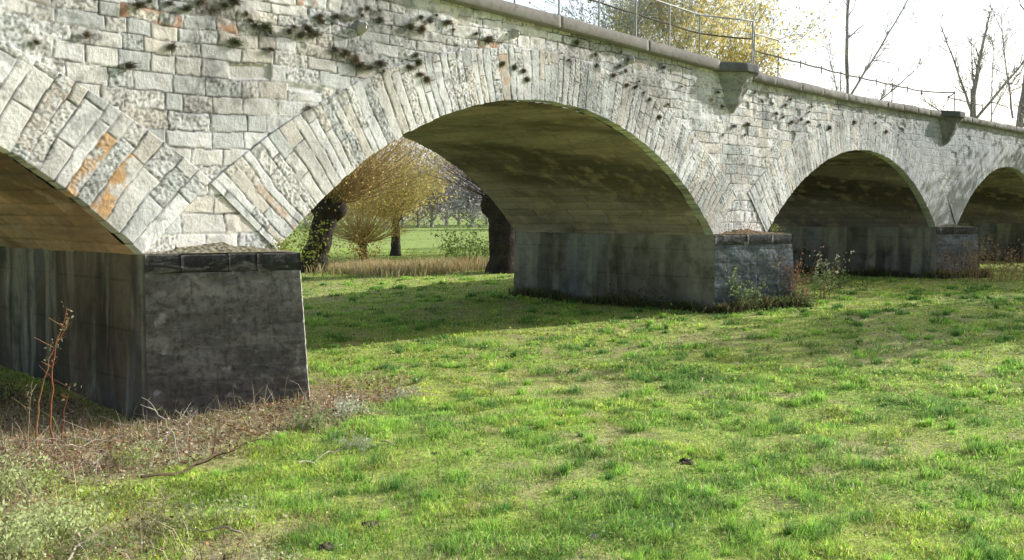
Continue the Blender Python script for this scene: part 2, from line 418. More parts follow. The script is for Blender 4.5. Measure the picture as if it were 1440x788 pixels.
# --- spandrel wall
def spandrel():
    xs = [1.3]
    while xs[-1] < 34.5:
        D = hypot(xs[-1], CAM_D); xs.append(xs[-1] + max(0.0105, 0.0105 * D / 9.0))
    xs = np.array(xs); zs = np.arange(SPRING, 2.64, 0.012)
    X, Z = np.meshgrid(xs, zs, indexing='ij'); x = X.ravel(); z = Z.ravel()
    r = rs(8)
    zw = z + 0.030 * (vn(x * 0.7, z * 0.6, 31) - 0.5) * 2 + (0.008 + .012 * sstep(1, 2, z)) * (vn(x * 4, z * 3, 32) - 0.5) * 2 + .006 * (vn(x * 14, z * 12, 34) - .5) * 2 - 0.006 * (x - 4)*np.clip((z)/2,0,1)*0.5
    ce = [-0.6]
    while ce[-1] < 3.0:
        ce.append(ce[-1] + (r.uniform(0.13, 0.20) if ce[-1] < 1.25 else r.uniform(0.085, 0.15)))
    ce = np.array(ce)
    ci = np.clip(np.searchsorted(ce, zw) - 1, 0, len(ce) - 2)
    dz = np.minimum(zw - ce[ci], ce[ci + 1] - zw)
    xw = x + 0.018 * (vn(x * 3, z * 5, 33) - 0.5) * 2 + 0.008 * (vn(x * 15, z * 13, 35) - 0.5) * 2
    dx = np.zeros_like(x); si = np.zeros(len(x), int)
    for c in range(len(ce) - 1):
        e = edge_rand(r, 0.17, 0.46, 0.5 - r.uniform(0, 0.4), 36); mk = ci == c
        s = np.clip(np.searchsorted(e, xw[mk]) - 1, 0, len(e) - 2); si[mk] = s
        dx[mk] = np.minimum(xw[mk] - e[s], e[s + 1] - xw[mk])
    d = np.minimum(dx, dz); hid = hsh(si, ci, 61)
    h = relief(d, x, z, hid, 70) - 0.012
    # upper courses are rougher and eroded, with stones missing
    up = sstep(1.0, 1.9, z) * sstep(2, 5, x)
    gone = (hsh(si, ci, 63) < 0.05) & (z > 1.2) & (z < 2.2)
    h = h - np.where(gone, 0.03, 0) * sstep(0, 0.03, d) + up * (fbm(x * 9, z * 9, 64, 3) - 0.5) * 0.03
    c = stone_color(hid, x, z)
    c = joint(c, d, x, z, 15)
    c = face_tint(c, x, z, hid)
    c = tint_stones(c, x, z, (si, ci), [(*face_pt(px, py), 1.0) for (px, py) in ((215, 30), (320, 40), (232, 28), (420, 3), (700, 70))], (.50, .27, .17), 92)
    V = np.stack([x, -h, z], 1); F = grid_faces(len(xs), len(zs))
    # drop what lies behind the rings, inside the openings and above the coping bed
    fx = x[F].mean(1); fz = z[F].mean(1); keep = fz < cop_z(fx) + 0.03
    for A in ARCHES:
        dd = np.hypot(fx - A['cx'], fz - A['cz']); tt = np.arctan2(fx - A['cx'], fz - A['cz'])
        ins = (dd < A['R'] + ring_T(np.clip(tt, -A['th'], A['th']), A) - 0.04) & (np.abs(tt) < A['th'] - 0.004)
        ins |= (fx > A['xl']) & (fx < A['xr']) & (dd < A['R'] + 0.01)
        keep &= ~ins
    F = F[keep]
    used = np.unique(F); mp = np.zeros(len(V), int); mp[used] = np.arange(len(used))
    return V[used], mp[F], c[used]
V, F_, C_ = spandrel()
obj('spandrel_wall', V, F_, M['stone'], bridge, C_)

# --- vaults
for ai, A in enumerate(ARCHES):
    r = rs(90 + ai); t0 = -A['th'] if ai else 0.0; t1 = A['th']
    th = np.linspace(t0, t1, 420 if ai else 260); ys = np.linspace(0.14, W, 170)
    TH, Y = np.meshgrid(th, ys, indexing='ij'); t = TH.ravel(); y = Y.ravel(); arc = t * A['R']
    aw = arc + 0.01 * (vn(arc * 2, y * 2, 5) - .5) * 2
    ed = edge_rand(r, 0.14, 0.24, arc.min() - .1, arc.max() + .2)
    si = np.clip(np.searchsorted(ed, aw) - 1, 0, len(ed) - 2); da = np.minimum(aw - ed[si], ed[si + 1] - aw)
    yy = y + hsh(si, si * 0, 6) * 0.5; yc = np.floor(yy / 0.8); dy = np.minimum(yy - yc * .8, (yc + 1) * .8 - yy)
    d = np.minimum(da, dy); hid = hsh(si, yc, 7 + ai)
    h = 0.012 * sstep(0, 0.025, d) + (hid - .5) * 0.016 * sstep(0, .02, d) + (fbm(arc * 6, y * 6, 8, 3) - .5) * 0.02
    R = A['R'] - h + 0.004
    V = np.stack([A['cx'] + R * np.sin(t), y, A['cz'] + R * np.cos(t)], 1)
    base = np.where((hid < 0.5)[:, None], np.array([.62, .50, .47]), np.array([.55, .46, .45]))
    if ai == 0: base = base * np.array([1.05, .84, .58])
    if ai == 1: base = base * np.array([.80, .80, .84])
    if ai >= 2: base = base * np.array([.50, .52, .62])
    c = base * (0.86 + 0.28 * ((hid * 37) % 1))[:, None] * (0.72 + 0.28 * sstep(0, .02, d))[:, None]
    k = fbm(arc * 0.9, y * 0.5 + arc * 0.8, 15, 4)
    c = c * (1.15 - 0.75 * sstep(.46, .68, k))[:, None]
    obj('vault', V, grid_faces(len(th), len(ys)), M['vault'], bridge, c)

# --- piers with protruding, turned cutwater blocks
def gridquad(P00, P10, P01, P11, nu, nv):
    u = np.linspace(0, 1, nu)[:, None, None]; v = np.linspace(0, 1, nv)[None, :, None]
    P = (np.array(P00) * (1 - u) * (1 - v) + np.array(P10) * u * (1 - v) + np.array(P01) * (1 - u) * v + np.array(P11) * u * v)
    return P, grid_faces(nu, nv)
for pi_, (xl, xr) in enumerate(PIERS):
    zb = GZ - 0.30; zcap = SPRING - 0.165
    pier = empty('pier', (0, 0, 0)); pier.parent = bridge; pier.location = Vector(((xl + xr) / 2, W / 2, GZ)) - bridge.location
    fac = 1.0 if pi_ == 0 else 1.15
    # plan at top (springing) and at the foot, counter-clockwise seen from above: front-left, front-right, back-right, back-left
    xlb, xrb = xl - 0.03, xr + 0.10
    top = [(xl, -0.03), (xr - 0.10, -0.55), (xr + 0.005, 0.02)]
    bot = [(xlb, -0.06), (xr - 0.06, -0.66), (xr + 0.03, 0.02)]
    def lerp(z, i):
        t = (SPRING - z) / (SPRING - zb); a, b = top[i], bot[i]
        return (a[0] * (1 - t) + b[0] * t, a[1] * (1 - t) + b[1] * t)
    # shaft front
    ch = 0.018
    def corner(z):
        a = lerp(z, 0); b = lerp(z, 1); c = lerp(z, 2)
        l = hypot(b[0] - a[0], b[1] - a[1]); k = 1 - ch / l
        p = (a[0] + (b[0] - a[0]) * k, a[1] + (b[1] - a[1]) * k)
        m = hypot(c[0] - b[0], c[1] - b[1]); q = (b[0] + (c[0] - b[0]) * ch / m, b[1] + (c[1] - b[1]) * ch / m)
        return a, p, q, c
    a0, p0, q0, c0 = corner(zb); a1, p1, q1, c1 = corner(zcap)
    P, Fg = gridquad((*a0, zb), (*p0, zb), (*a1, zcap), (*p1, zcap), 150, 130)
    U = np.linspace(0, 1.45, 150)[:, None] + 0 * P[..., 2]; Zg = P[..., 2]
    uu = U.ravel(); zz = Zg.ravel()
    zw = zz + .01 * (vn(uu * 2, zz * 3, 2) - .5) * 2; cc = np.floor(zw / 0.21); dz = np.minimum(zw - cc * .21, (cc + 1) * .21 - zw)
    xo = uu + 0.31 * hsh(cc, cc * 0, 4 + pi_); sc = np.floor(xo / 0.42); dx = np.minimum(xo - sc * .42, (sc + 1) * .42 - xo)
    d = np.minimum(dz, dx); hid = hsh(sc, cc, 44 + pi_)
    h = (0.005 * sstep(0, .02, d) + (fbm(uu * 6, zz * 6, 45, 4) - .5) * 0.035 * np.minimum(1, np.minimum(uu, 1.45 - uu) * 12))
    nrm = np.array([-(p1[1] - a1[1]), (p1[0] - a1[0])]); nrm = -nrm / np.linalg.norm(nrm)
    nrm = np.array([nrm[0], nrm[1]]) 
    P = P.reshape(-1, 3); P[:, 0] += nrm[0] * h; P[:, 1] += nrm[1] * h
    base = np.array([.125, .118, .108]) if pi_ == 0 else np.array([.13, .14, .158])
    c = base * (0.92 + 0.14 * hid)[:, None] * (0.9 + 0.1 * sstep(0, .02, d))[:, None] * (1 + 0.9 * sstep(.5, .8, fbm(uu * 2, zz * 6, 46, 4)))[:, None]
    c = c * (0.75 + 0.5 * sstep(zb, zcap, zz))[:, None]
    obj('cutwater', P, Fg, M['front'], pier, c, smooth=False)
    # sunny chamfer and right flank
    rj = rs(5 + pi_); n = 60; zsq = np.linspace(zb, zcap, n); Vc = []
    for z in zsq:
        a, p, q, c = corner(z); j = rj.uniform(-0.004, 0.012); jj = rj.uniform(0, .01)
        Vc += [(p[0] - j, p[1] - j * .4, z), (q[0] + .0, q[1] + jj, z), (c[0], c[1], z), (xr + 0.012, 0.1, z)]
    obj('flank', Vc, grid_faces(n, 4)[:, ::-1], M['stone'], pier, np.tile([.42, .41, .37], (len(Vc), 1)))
    # side walls (render)
    for side in (0, 1):
        x1 = xl if side == 0 else xr; xb = xlb if side == 0 else xr + 0.03
        y0 = -0.03 if side == 0 else 0.02; y0b = -0.07 if side == 0 else 0.02
        P, Fg = gridquad((xb, y0b, zb), (xb, W + .05, zb), (x1, y0, SPRING), (x1, W, SPRING), 200, 90)
        P = P.reshape(-1, 3); yy = P[:, 1]; zz = P[:, 2]
        e = np.minimum(1, np.minimum(yy - y0, W - yy) * 8 + .02)
        P[:, 0] += (fbm(yy * 2.5, zz * 2, 48 + pi_, 5) - .5) * 0.04 * e * (-1 if side == 0 else 1)
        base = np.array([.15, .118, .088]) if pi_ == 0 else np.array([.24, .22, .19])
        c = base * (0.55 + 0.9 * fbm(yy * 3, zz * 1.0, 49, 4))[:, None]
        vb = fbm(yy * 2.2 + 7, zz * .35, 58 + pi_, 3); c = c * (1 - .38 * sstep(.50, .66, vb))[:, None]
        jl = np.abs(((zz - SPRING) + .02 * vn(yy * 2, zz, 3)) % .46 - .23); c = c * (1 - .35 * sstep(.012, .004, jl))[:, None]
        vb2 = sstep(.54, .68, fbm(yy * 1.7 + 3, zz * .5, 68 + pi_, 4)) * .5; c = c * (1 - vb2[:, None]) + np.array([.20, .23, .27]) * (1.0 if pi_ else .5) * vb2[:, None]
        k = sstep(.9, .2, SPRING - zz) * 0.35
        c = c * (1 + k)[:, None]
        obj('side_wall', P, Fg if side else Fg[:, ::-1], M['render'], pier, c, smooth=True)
    # back end
    P, Fg = gridquad((xlb, W + .05, zb), (xrb, W + .05, zb), (xl, W, SPRING), (xr, W, SPRING), 8, 8)
    obj('back_face', P.reshape(-1, 3), Fg, M['front'], pier, np.tile([.12, .12, .11], (64, 1)))
    # cap course: several dark blocks, slightly proud
    cap = []
    a, p, q, c = corner((SPRING + zcap) / 2)
    cuts = [0, .22, .52, .705, 1.0] if pi_ == 0 else [0, .4, 0.72, 1.0]
    a_, b_ = np.array(lerp(SPRING, 0)), np.array(lerp(SPRING, 1)); dirv = (b_ - a_); L = np.linalg.norm(dirv); dirv /= L
    nv = np.array([dirv[1], -dirv[0]])
    rj = rs(70 + pi_)
    for k in range(len(cuts) - 1):
        s0 = a_ + dirv * (cuts[k] * L + 0.003); s1 = a_ + dirv * (cuts[k + 1] * L - 0.003)
        pr = 0.012 + rj.uniform(0, .008); zt = SPRING + rj.uniform(-.004, .006); zl = zcap + rj.uniform(-.006, .006)
        e0 = s0 + nv * pr; e1 = s1 + nv * pr
        bk = 0.10
        n2 = 14; uu = np.linspace(0, 1, n2)
        rows = []
        for (off, zq) in ((0, zl), (0.006, zl + .01), (.006, zt - .014), (-.006, zt)):
            for u in uu:
                w = (vn(np.array([u * 9 + k * 5]), np.array([zq * 30]), 3)[0] - .5) * .012
                b2 = e0 * (1 - u) + e1 * u + nv * (off + w - .006); rows.append((b2[0], b2[1], zq))
        for u in uu:
            b2 = s0 * (1 - u) + s1 * u; rows.append((b2[0], max(b2[1] + .02, bk) if False else bk, zt))
        for u in uu:
            b2 = s0 * (1 - u) + s1 * u; rows.append((b2[0], bk, zl))
        V = np.array(rows).reshape(6, n2, 3); Fg = grid_faces(6, n2)
        ends = np.array([[0, n2, 2 * n2, 3 * n2, 4 * n2, 5 * n2]]); ends2 = ends[:, ::-1] + n2 - 1
        lum = rj.uniform(.028, .045) if pi_ == 0 else rj.uniform(.06, .09)
        Vf = V.reshape(-1, 3); cc = np.tile([lum, lum * .98, lum * .95], (len(Vf), 1)); cc[4 * n2:5 * n2] = [.3, .28, .23]; cc[3 * n2:4 * n2] = [.22, .21, .18]
        obj('cap_stone', Vf, [Fg, ends, ends2], M['front'], pier, cc)
    # debris of mortar crumbs and moss lying on the ledge is part of the pier
    nu, nv_ = 130, 40; P = np.zeros((nu, nv_, 3))
    for i, u in enumerate(np.linspace(0.02, .985, nu)):
        b2 = a_ + dirv * (u * L)
        for j, w in enumerate(np.linspace(0, 1, nv_)):
            P[i, j] = (b2[0] * 1.0 - 0.03 * w, (b2[1] - .005) * (1 - w) + 0.03 * w, SPRING)
    x = P[..., 0].ravel(); y = P[..., 1].ravel(); w = np.tile(np.linspace(0, 1, nv_), nu); u = np.repeat(np.linspace(0, 1, nu), nv_)
    h = 0.01 + 0.075 * w ** 1.2 * np.exp(-((u - .55) / .38) ** 2) * (0.6 + .8 * vn(x * 9, y * 9, 3)) + 0.03 * (fbm(x * 40, y * 40, 4, 3) - .4) * sstep(0, .2, w) * np.sin(np.pi * np.clip(u * 1.02, 0, 1)) ** .3
    P[..., 2] += h.reshape(nu, nv_)
    q = fbm(x * 30, y * 30, 6, 3)
    c = np.where((q < .5)[:, None], np.array([.40, .37, .28]), np.array([.26, .24, .14])); c = c * (0.6 + .8 * vn(x * 60, y * 60, 7))[:, None]
    if pi_ == 1: c = c * np.array([.9, .72, .6])
    obj('rubble_ledge', P.reshape(-1, 3), grid_faces(nu, nv_), M['dry'], pier, c)

# --- core: road deck, back face, end fill behind the face (keeps light out)
xs = np.linspace(-7, 36, 260)
V = []; 
for x in xs:
    z = cop_z(x) - 0.06; V += [(x, 0.05, z), (x, W - .05, z)]
obj('road_deck', V, grid_faces(len(xs), 2), M['conc'], bridge, np.tile([.2, .19, .17], (len(V), 1)))
V = []
xs2 = np.linspace(-7, 36, 900)
for x in xs2:
    zb_ = GZ - .1
    for A in ARCHES:
        if A['xl'] < x < A['xr']: zb_ = A['cz'] + sqrt(max(0, A['R'] ** 2 - (x - A['cx']) ** 2)); zb_ = max(zb_, SPRING)
    for k in range(8): V.append((x, W + 0.012 * ((k * 7 + int(x * 5)) % 3), zb_ + (cop_z(x) + .0 - zb_) * k / 7))
V = np.array(V); c = stone_color(hsh(np.floor(V[:, 0] * 3), np.floor(V[:, 2] * 6), 3), V[:, 0], V[:, 2]) * .8
obj('rear_wall', V, grid_faces(len(xs2), 8)[:, ::-1], M['stone'], bridge, c)

# --- coping: separate cast slabs; those past the second pier are older and rougher
def coping_slab(x0, x1, y0, y1, seed, old):
    n = max(6, int((x1 - x0) / 0.05)); us = np.linspace(x0 + .004, x1 - .004, n); T = 0.155 if x0 < 14 else 0.145
    sec = [(y0 + .012, 0), (y0, .012), (y0, T * .5), (y0, T - .016), (y0 + .016, T), (y1, T), (y1, 0)]
    if old: sec = [(y0 + .03, 0), (y0 + .004, .02), (y0, T * .5), (y0 + .004, T - .03), (y0 + .03, T), (y1, T), (y1, 0)]
    V = np.array([[(x, y, cop_z(x) + dz) for (y, dz) in sec] for x in us])
    am = 0.028 if old else 0.004
    nz = (fbm(V[..., 0] * 7, V[..., 2] * 9, seed, 4) - .5) * 2
    V[..., 1] += nz * am; V[:, 3:6, 2] += nz[:, 3:6] * am * .8 + (seed % 5 - 2) * .0016
    V = V.reshape(-1, 3); F = grid_faces(n, len(sec)); m = len(sec)
    close = np.array([[i * m + m - 1, (i + 1) * m + m - 1, (i + 1) * m, i * m] for i in range(n - 1)])
    e0 = np.array([list(range(m))[::-1]]); e1 = e0[:, ::-1] + (n - 1) * m
    return V, [F[:, ::-1], close[:, ::-1], e0, e1]
parts = []; x = -6.0; k = 0
r = rs(12)
while x < 35.5:
    L = 1.95 if x < 13 else r.uniform(.7, 1.1); x1 = min(x + L, 36)
    old = x > 13.4
    if x < 13.7 < x1: x1 = 13.72
    v, f = coping_slab(x, x1, -0.125 - r.uniform(0, .006), 0.34, k, old)
    col = np.array([.27, .255, .235]) * r.uniform(.92, 1.08) if not old else np.array([.27, .26, .24]) * r.uniform(.8, 1.2)
    parts.append((v, f, col)); x = x1; k += 1
V, F_, C_ = merge(parts); obj('coping', V, F_, M['conc'], bridge, C_)

# --- refuges corbelled out above each pier
for pi_, (xl, xr) in enumerate(PIERS):
    c0 = (4.6, 14.08, 24.0, 33.7)[pi_]
    ref = empty('refuge', (0, 0, 0)); ref.parent = bridge; ref.location = Vector((c0, 0, 1.5)) - bridge.location
    zt = float(cop_z(c0)); levels = []
    nz = 26; na = 40
    zz = np.linspace(zt - (0.40 if pi_ == 0 else .60), zt + .01, nz); V = np.zeros((nz, na, 3))
    for i, z in enumerate(zz):
        t = (z - zz[0]) / (zz[-1] - zz[0]); out = 0.03 + 0.31 * t ** 0.7; hw = 0.12 + 0.36 * t
        pts = [(-hw, .03), (-hw * .28, -out), (hw * .28, -out), (hw, .03)]
        for j in range(na):
            s = j / (na - 1) * 3; kk = min(2, int(s)); w = s - kk
            V[i, j] = (c0 + pts[kk][0] * (1 - w) + pts[kk + 1][0] * w, pts[kk][1] * (1 - w) + pts[kk + 1][1] * w, z)
    x = V[..., 0].ravel(); z = V[..., 2].ravel(); y = V[..., 1].ravel()
    g = (fbm((x + y) * 7, z * 8, 81 + pi_, 4) - .5) * .09; V[..., 1] += g.reshape(nz, na)
    crs = np.floor(z / .16); hid = hsh(crs, np.floor((x + y + crs * .17) * 3.2), 82)
    c = stone_color(hid, x, z) * .50  # wall stone darkened: shade of the side turned from the sun, in the colour
    obj('corbel', V.reshape(-1, 3), grid_faces(nz, na)[:, ::-1], M['stone'], ref, c)
    # refuge coping, same section as a slab with a hexagonal plan
    T = 0.13; o = 0.06
    pl = [(-.60, .30), (-.60, -.11), (-.18, -.33 - o), (.18, -.33 - o), (.60, -.11), (.60, .30)]
    V = []; m = 8
    ring = []
    for a, b in zip(pl, pl[1:] + pl[:1]):
        for q in range(m): ring.append((a[0] + (b[0] - a[0]) * q / m, a[1] + (b[1] - a[1]) * q / m))
    for (zq, sc) in ((0.004, .985), (.02, 1), (T - .02, 1), (T + .012, .98)):
        for (a, b) in ring:
            w = (vn(np.array([a * 7 + 3]), np.array([b * 7 + zq * 9]), 4 + pi_)[0] - .5) * .022
            V.append((c0 + a * sc * (1 + w), b * sc + w, zt + .012 + zq + w * .6))
    n = len(ring); F1 = []
    for i in range(3):
        for q in range(n): q2 = (q + 1) % n; F1.append((i * n + q, i * n + q2, (i + 1) * n + q2, (i + 1) * n + q))
    F2 = [list(range(3 * n, 4 * n))]; F3 = [list(range(0, n))[::-1]]
    obj('refuge_coping', V, [np.array(F1), np.array(F2), np.array(F3)], M['conc'], ref, np.tile([.15, .15, .155], (len(V), 1)))

# --- railing (part of the bridge, set in the parapet)
rail = empty('railing', (0, 0, 0)); rail.parent = bridge; rail.location = Vector((11, .25, 2.4)) - bridge.location
def rz(x): return float(cop_z(x)) + .155
post_x = [3.0 + .875 * k for k in range(0, 34)]
path = []
for k, x in enumerate(post_x):
    y = .25
    for (a, b) in PIERS:
        if abs(x - (a + b) / 2 + .35) < .5: y = -.20
    path.append((x, y))
for k, (x, y) in enumerate(path):
    if x > 16.0: continue
    V, Fq = tubes([(x, y, rz(x) - .02)], [(x + (.006 if k % 3 else -.008), y, rz(x) + .75)], [.0135], [.0135], 8)
    obj('post', V, Fq, M['metal'], rail)
def run(name, hgt, rad, x0, x1, mat, sag=0, ks=3):
    P = []
    pts = [p for p in path if x0 <= p[0] <= x1]
    for (a, b) in zip(pts, pts[1:]):
        for q in range(ks):
            t = q / ks; x = a[0] + (b[0] - a[0]) * t; P.append((x, a[1] + (b[1] - a[1]) * t, rz(x) + hgt - sag * sin(pi * t)))
    P.append((pts[-1][0], pts[-1][1], rz(pts[-1][0]) + hgt))
    V, Fq = loft(P, [rad] * len(P), 8); obj(name, V, Fq, mat, rail)
run('top_rail', .75, .014, 3, 16.2, M['metal'])
run('middle_rail', .46, .013, 3, 16.2, M['rust'], .01)
# beyond the refuge only one rusty rail on stub posts is left
run('lower_rail', .46, .014, 16.0, 27.5, M['rust'], .015)
for (x, y) in path:
    if 16.0 < x < 28 :
        V, Fq = tubes([(x, y, rz(x) + (.36 if int(x * 1.14) % 3 else -.02))], [(x, y, rz(x) + .50)], [.011], [.012], 6); obj('stub_post', V, Fq, M['rust'], rail)
x = 11.75; V, Fq = tubes([(x, .25, rz(x) + .42)], [(x + .32, .62, rz(x) - .02)], [.01], [.01], 6); obj('brace', V, Fq, M['metal'], rail)

# ------------------------------------------------------------------ ground
def axis(c0, fine, lo, hi, f0, f1, g=1.09):
    a = list(np.arange(f0, f1, fine)); s = fine
    while a[-1] < hi: s *= g; a.append(a[-1] + s)
    s = fine; b = []
    x = f0
    while x > lo: s *= g; x -= s; b.append(x)
    return np.array(b[::-1] + a)
gx = axis(0, .065, -500, 900, 0.0, 24); gy = axis(0, .065, -500, 900, -7.5, 9)
X, Y = np.meshgrid(gx, gy, indexing='ij'); x = X.ravel(); y = Y.ravel(); z = ground_z(x, y)
def dryness(x, y):
    k = sstep(.58, .80, fbm(x * .55 + 3, y * .55, 101, 4)) * .5
    k = np.maximum(k, sstep(.60, .76, fbm(x * 2.6, y * 2.6, 102, 3)) * .55)
    return k
def weedy(x, y):
    """left bank: dead leaves, straw and pale weeds"""
    a = sstep(1.0, .6, np.hypot((x - 3.6) / 3.5, (y + 1.0 - .10 * (x - 3)) / 1.35) + .25 * (fbm(x * 2, y * 2, 103, 3) - .5) * 2)
    a = np.maximum(a, sstep(1.0, .6, np.hypot((x - 2.6) / 1.6, (y - .9) / 1.9)))
    b = sstep(1.0, .6, np.hypot((x - 1.5) / 1.45, (y + 3.4) / 3.2) + .25 * (fbm(x * 2, y * 2, 104, 3) - .5) * 2)
    return np.maximum(a, b)
green = np.array([.46, .54, .14]); soilc = np.array([.52, .42, .26]); fld = np.array([.34, .46, .12])
dk = np.maximum(dryness(x, y), weedy(x, y))
c = green * (1 - dk)[:, None] + soilc * dk[:, None]
dist = np.hypot(x, y + CAM_D); far = sstep(30, 40, dist)
c = c * (1 - far)[:, None] + (fld * (0.8 + .5 * fbm(x * .04, y * .12, 105, 3))[:, None]) * far[:, None]
obj('ground', np.stack([x, y, z], 1), grid_faces(len(gx), len(gy)), M['soil'], None, c, smooth=True, kind='structure')

def in_pier(x, y, m=.02):
    k = np.zeros(len(x), bool)
    for (a, b) in PIERS: k |= (x > a - m - .05) & (x < b + m + .02) & (y > -.07 - (x - a) * .42 - m) & (y < W + .08)
    return k

# ------------------------------------------------------------------ grass
def blades(x, y, h, w, r, col, lean=.45, seg=True, z0=None):
    n = len(x); z = ground_z(x, y) - .004 if z0 is None else z0
    az = r.uniform(0, 2 * pi, n); ld = r.uniform(0, 2 * pi, n); la = r.uniform(.1, 1, n) * lean * h
    dx = np.cos(az) * w * .5; dy = np.sin(az) * w * .5
    B = np.stack([x, y, z], 1); S = np.stack([dx, dy, 0 * dx], 1)
    Md = B + np.stack([np.cos(ld) * la * .35, np.sin(ld) * la * .35, h * .55], 1)
    Tp = B + np.stack([np.cos(ld) * la, np.sin(ld) * la, h * (1 - .3 * (la / h) ** 2)], 1)
    if seg:
        V = np.stack([B - S, B + S, Md + S * .75, Md - S * .75, Tp], 1).reshape(-1, 3); b = np.arange(n)[:, None] * 5
        Fq = np.concatenate([b, b + 1, b + 2, b + 3], 1); Ft = np.concatenate([b + 3, b + 2, b + 4], 1)
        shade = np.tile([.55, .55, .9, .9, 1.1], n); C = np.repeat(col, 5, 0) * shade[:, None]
        return V, [Fq, Ft], C
    V = np.stack([B - S, B + S, Tp], 1).reshape(-1, 3)
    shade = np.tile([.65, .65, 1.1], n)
    return V, [np.arange(n * 3).reshape(-1, 3)], np.repeat(col, 3, 0) * shade[:, None]
G1 = np.array([.68, .86, .17]); G2 = np.array([.44, .72, .14]); G3 = np.array([.22, .42, .11]); STRAW = np.array([.88, .76, .50]); STR2 = np.array([.50, .38, .22])
def grass_cols(x, y, r):
    n = len(x); t = fbm(x * .8, y * .8, 111, 3) + r.normal(0, .14, n)
    c = np.where((t < .5)[:, None], G1, G2); c = c * r.uniform(.55, 1.3, n)[:, None]
    c[t > .68] = G3 * 1.1
    d = dryness(x, y); s = r.uniform(0, 1, n) < (.13 + .55 * d)
    c[s] = np.where((r.uniform(0, 1, s.sum()) < .6)[:, None], STRAW, STR2) * r.uniform(.7, 1.2, s.sum())[:, None]
    return c
def meadow(n, r0, r1, a0, a1, seed, seg, wk, hk):
    r = rs(seed); d = np.exp(r.uniform(math.log(r0), math.log(r1), n)); a = np.radians(r.uniform(a0, a1, n))
    x = d * np.cos(a); y = d * np.sin(a) - CAM_D
    keep = ~in_pier(x, y) & (r.uniform(0, 1, n) > weedy(x, y) * np.where(y < -2.4, .40, .95)) & (r.uniform(0, 1, n) > dryness(x, y) * .25)
    x, y, d = x[keep], y[keep], d[keep]; n = len(x)
    cl = fbm(x * 3.2, y * 3.2, 112, 3); cl2 = fbm(x * .7, y * .7, 113, 3)
    h = (.014 + .040 * sstep(.45, .72, cl) + .010 * cl2) * r.uniform(.6, 1.35, n) * hk
    h = h * (1 - .45 * dryness(x, y))
    w = np.maximum(.0035, d * wk) * r.uniform(.7, 1.4, n)
    return blades(x, y, h, w, r, grass_cols(x, y, r) * (.80 + .40 * sstep(.36, .62, fbm(x * 7, y * 7, 114, 2)))[:, None], 1.2, seg)
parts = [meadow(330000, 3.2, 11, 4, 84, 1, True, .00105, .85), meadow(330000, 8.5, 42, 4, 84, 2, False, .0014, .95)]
# taller dark tussocks
r = rs(31); n = 1700; d = np.exp(r.uniform(math.log(4.0), math.log(24), n)); a = np.radians(r.uniform(8, 62, n))
tx = d * np.cos(a); ty = d * np.sin(a) - CAM_D; k = ~in_pier(tx, ty, .1) & (weedy(tx, ty) < .3); tx, ty, d = tx[k], ty[k], d[k]
nb = 60; rad = np.repeat(r.uniform(.015, .11, len(tx)) ** 1.0, nb)
bx = np.repeat(tx, nb) + r.normal(0, 1, len(rad)) * rad; by = np.repeat(ty, nb) + r.normal(0, 1, len(rad)) * rad * .8
hh = np.repeat(r.uniform(.025, .10, len(tx)), nb) * r.uniform(.5, 1.2, len(rad))
cc = np.repeat(np.where((r.uniform(0, 1, len(tx)) < .5)[:, None], G3, G2), nb, 0) * r.uniform(.7, 1.4, len(rad))[:, None]
parts.append(blades(bx, by, hh, np.maximum(.004, np.repeat(d, nb) * .0009), r, cc, .9, True))
# broad-leaved plants and fallen leaves mixed into the sward
for (n, r0, r1, sz, up_) in ((60000, 3.4, 12, .016, .5), (50000, 10, 34, .034, .5)):
    d = np.exp(r.uniform(math.log(r0), math.log(r1), n)); a = np.radians(r.uniform(6, 74, n)); x = d * np.cos(a); y = d * np.sin(a) - CAM_D
    k = ~in_pier(x, y) & (fbm(x * 4, y * 4, 115, 3) > .47); x, y, d = x[k], y[k], d[k]; n = len(x)
    v, f = quads_at(np.stack([x, y, ground_z(x, y) + r.uniform(.008, .04, n)], 1), sz, r, .7, .5)
    c = np.array([G1 * .9, G3 * 1.2, G2, STRAW * .9, STR2 * .6])[r.choice(5, n, p=[.28, .27, .22, .12, .11])] * r.uniform(.6, 1.2, n)[:, None]
    parts.append((v, [f], np.repeat(c, 4, 0)))
V, F_, C_ = merge(parts); obj('meadow_grass', V, F_, M['grass'], None, C_, label='short bright green grass with straw patches covering the meadow', cat='grass', kind='stuff')

# ------------------------------------------------------------------ left bank: dead leaves, straw, twigs
r = rs(51); n = 120000
x = r.uniform(-1, 8, n); y = r.uniform(-7.5, 2.8, n); k = (r.uniform(0, 1, n) < weedy(x, y) * np.where(y < -2.3, .40, .97)) & ~in_pier(x, y, 0); x, y = x[k], y[k]; n = len(x)
P = np.stack([x, y, ground_z(x, y) + r.uniform(0, .035, n) ], 1)
V1, F1 = quads_at(P, .030, r, .6, .45)
pal = np.array([[.46, .22, .12], [.32, .18, .10], [.52, .38, .24], [.74, .64, .48], [.12, .08, .055]])
cc = pal[r.choice(5, n, p=[.16, .18, .26, .26, .14])] * r.uniform(.6, 1.3, n)[:, None]
obj('dead_leaves', V1, F1, M['dry'], None, np.repeat(cc, 4, 0), label='brown dead leaves littering the bank round the near pier', cat='dead leaves', kind='stuff')
n = 34000
x = r.uniform(-1, 8, n); y = r.uniform(-7.5, 2.8, n); k = (r.uniform(0, 1, n) < weedy(x, y)) & ~in_pier(x, y, 0); x, y = x[k], y[k]; n = len(x)
cc = np.array([[.74, .65, .46], [.55, .45, .29], [.40, .28, .17], [.42, .50, .16]])[r.choice(4, n, p=[.4, .25, .15, .2])] * r.uniform(.7, 1.2, n)[:, None]
p1 = blades(x, y, r.uniform(.03, .16, n) * (1 + 1.1 * (r.uniform(0, 1, n) < .14)), np.full(n, .0045), r, cc, 1.3, True)
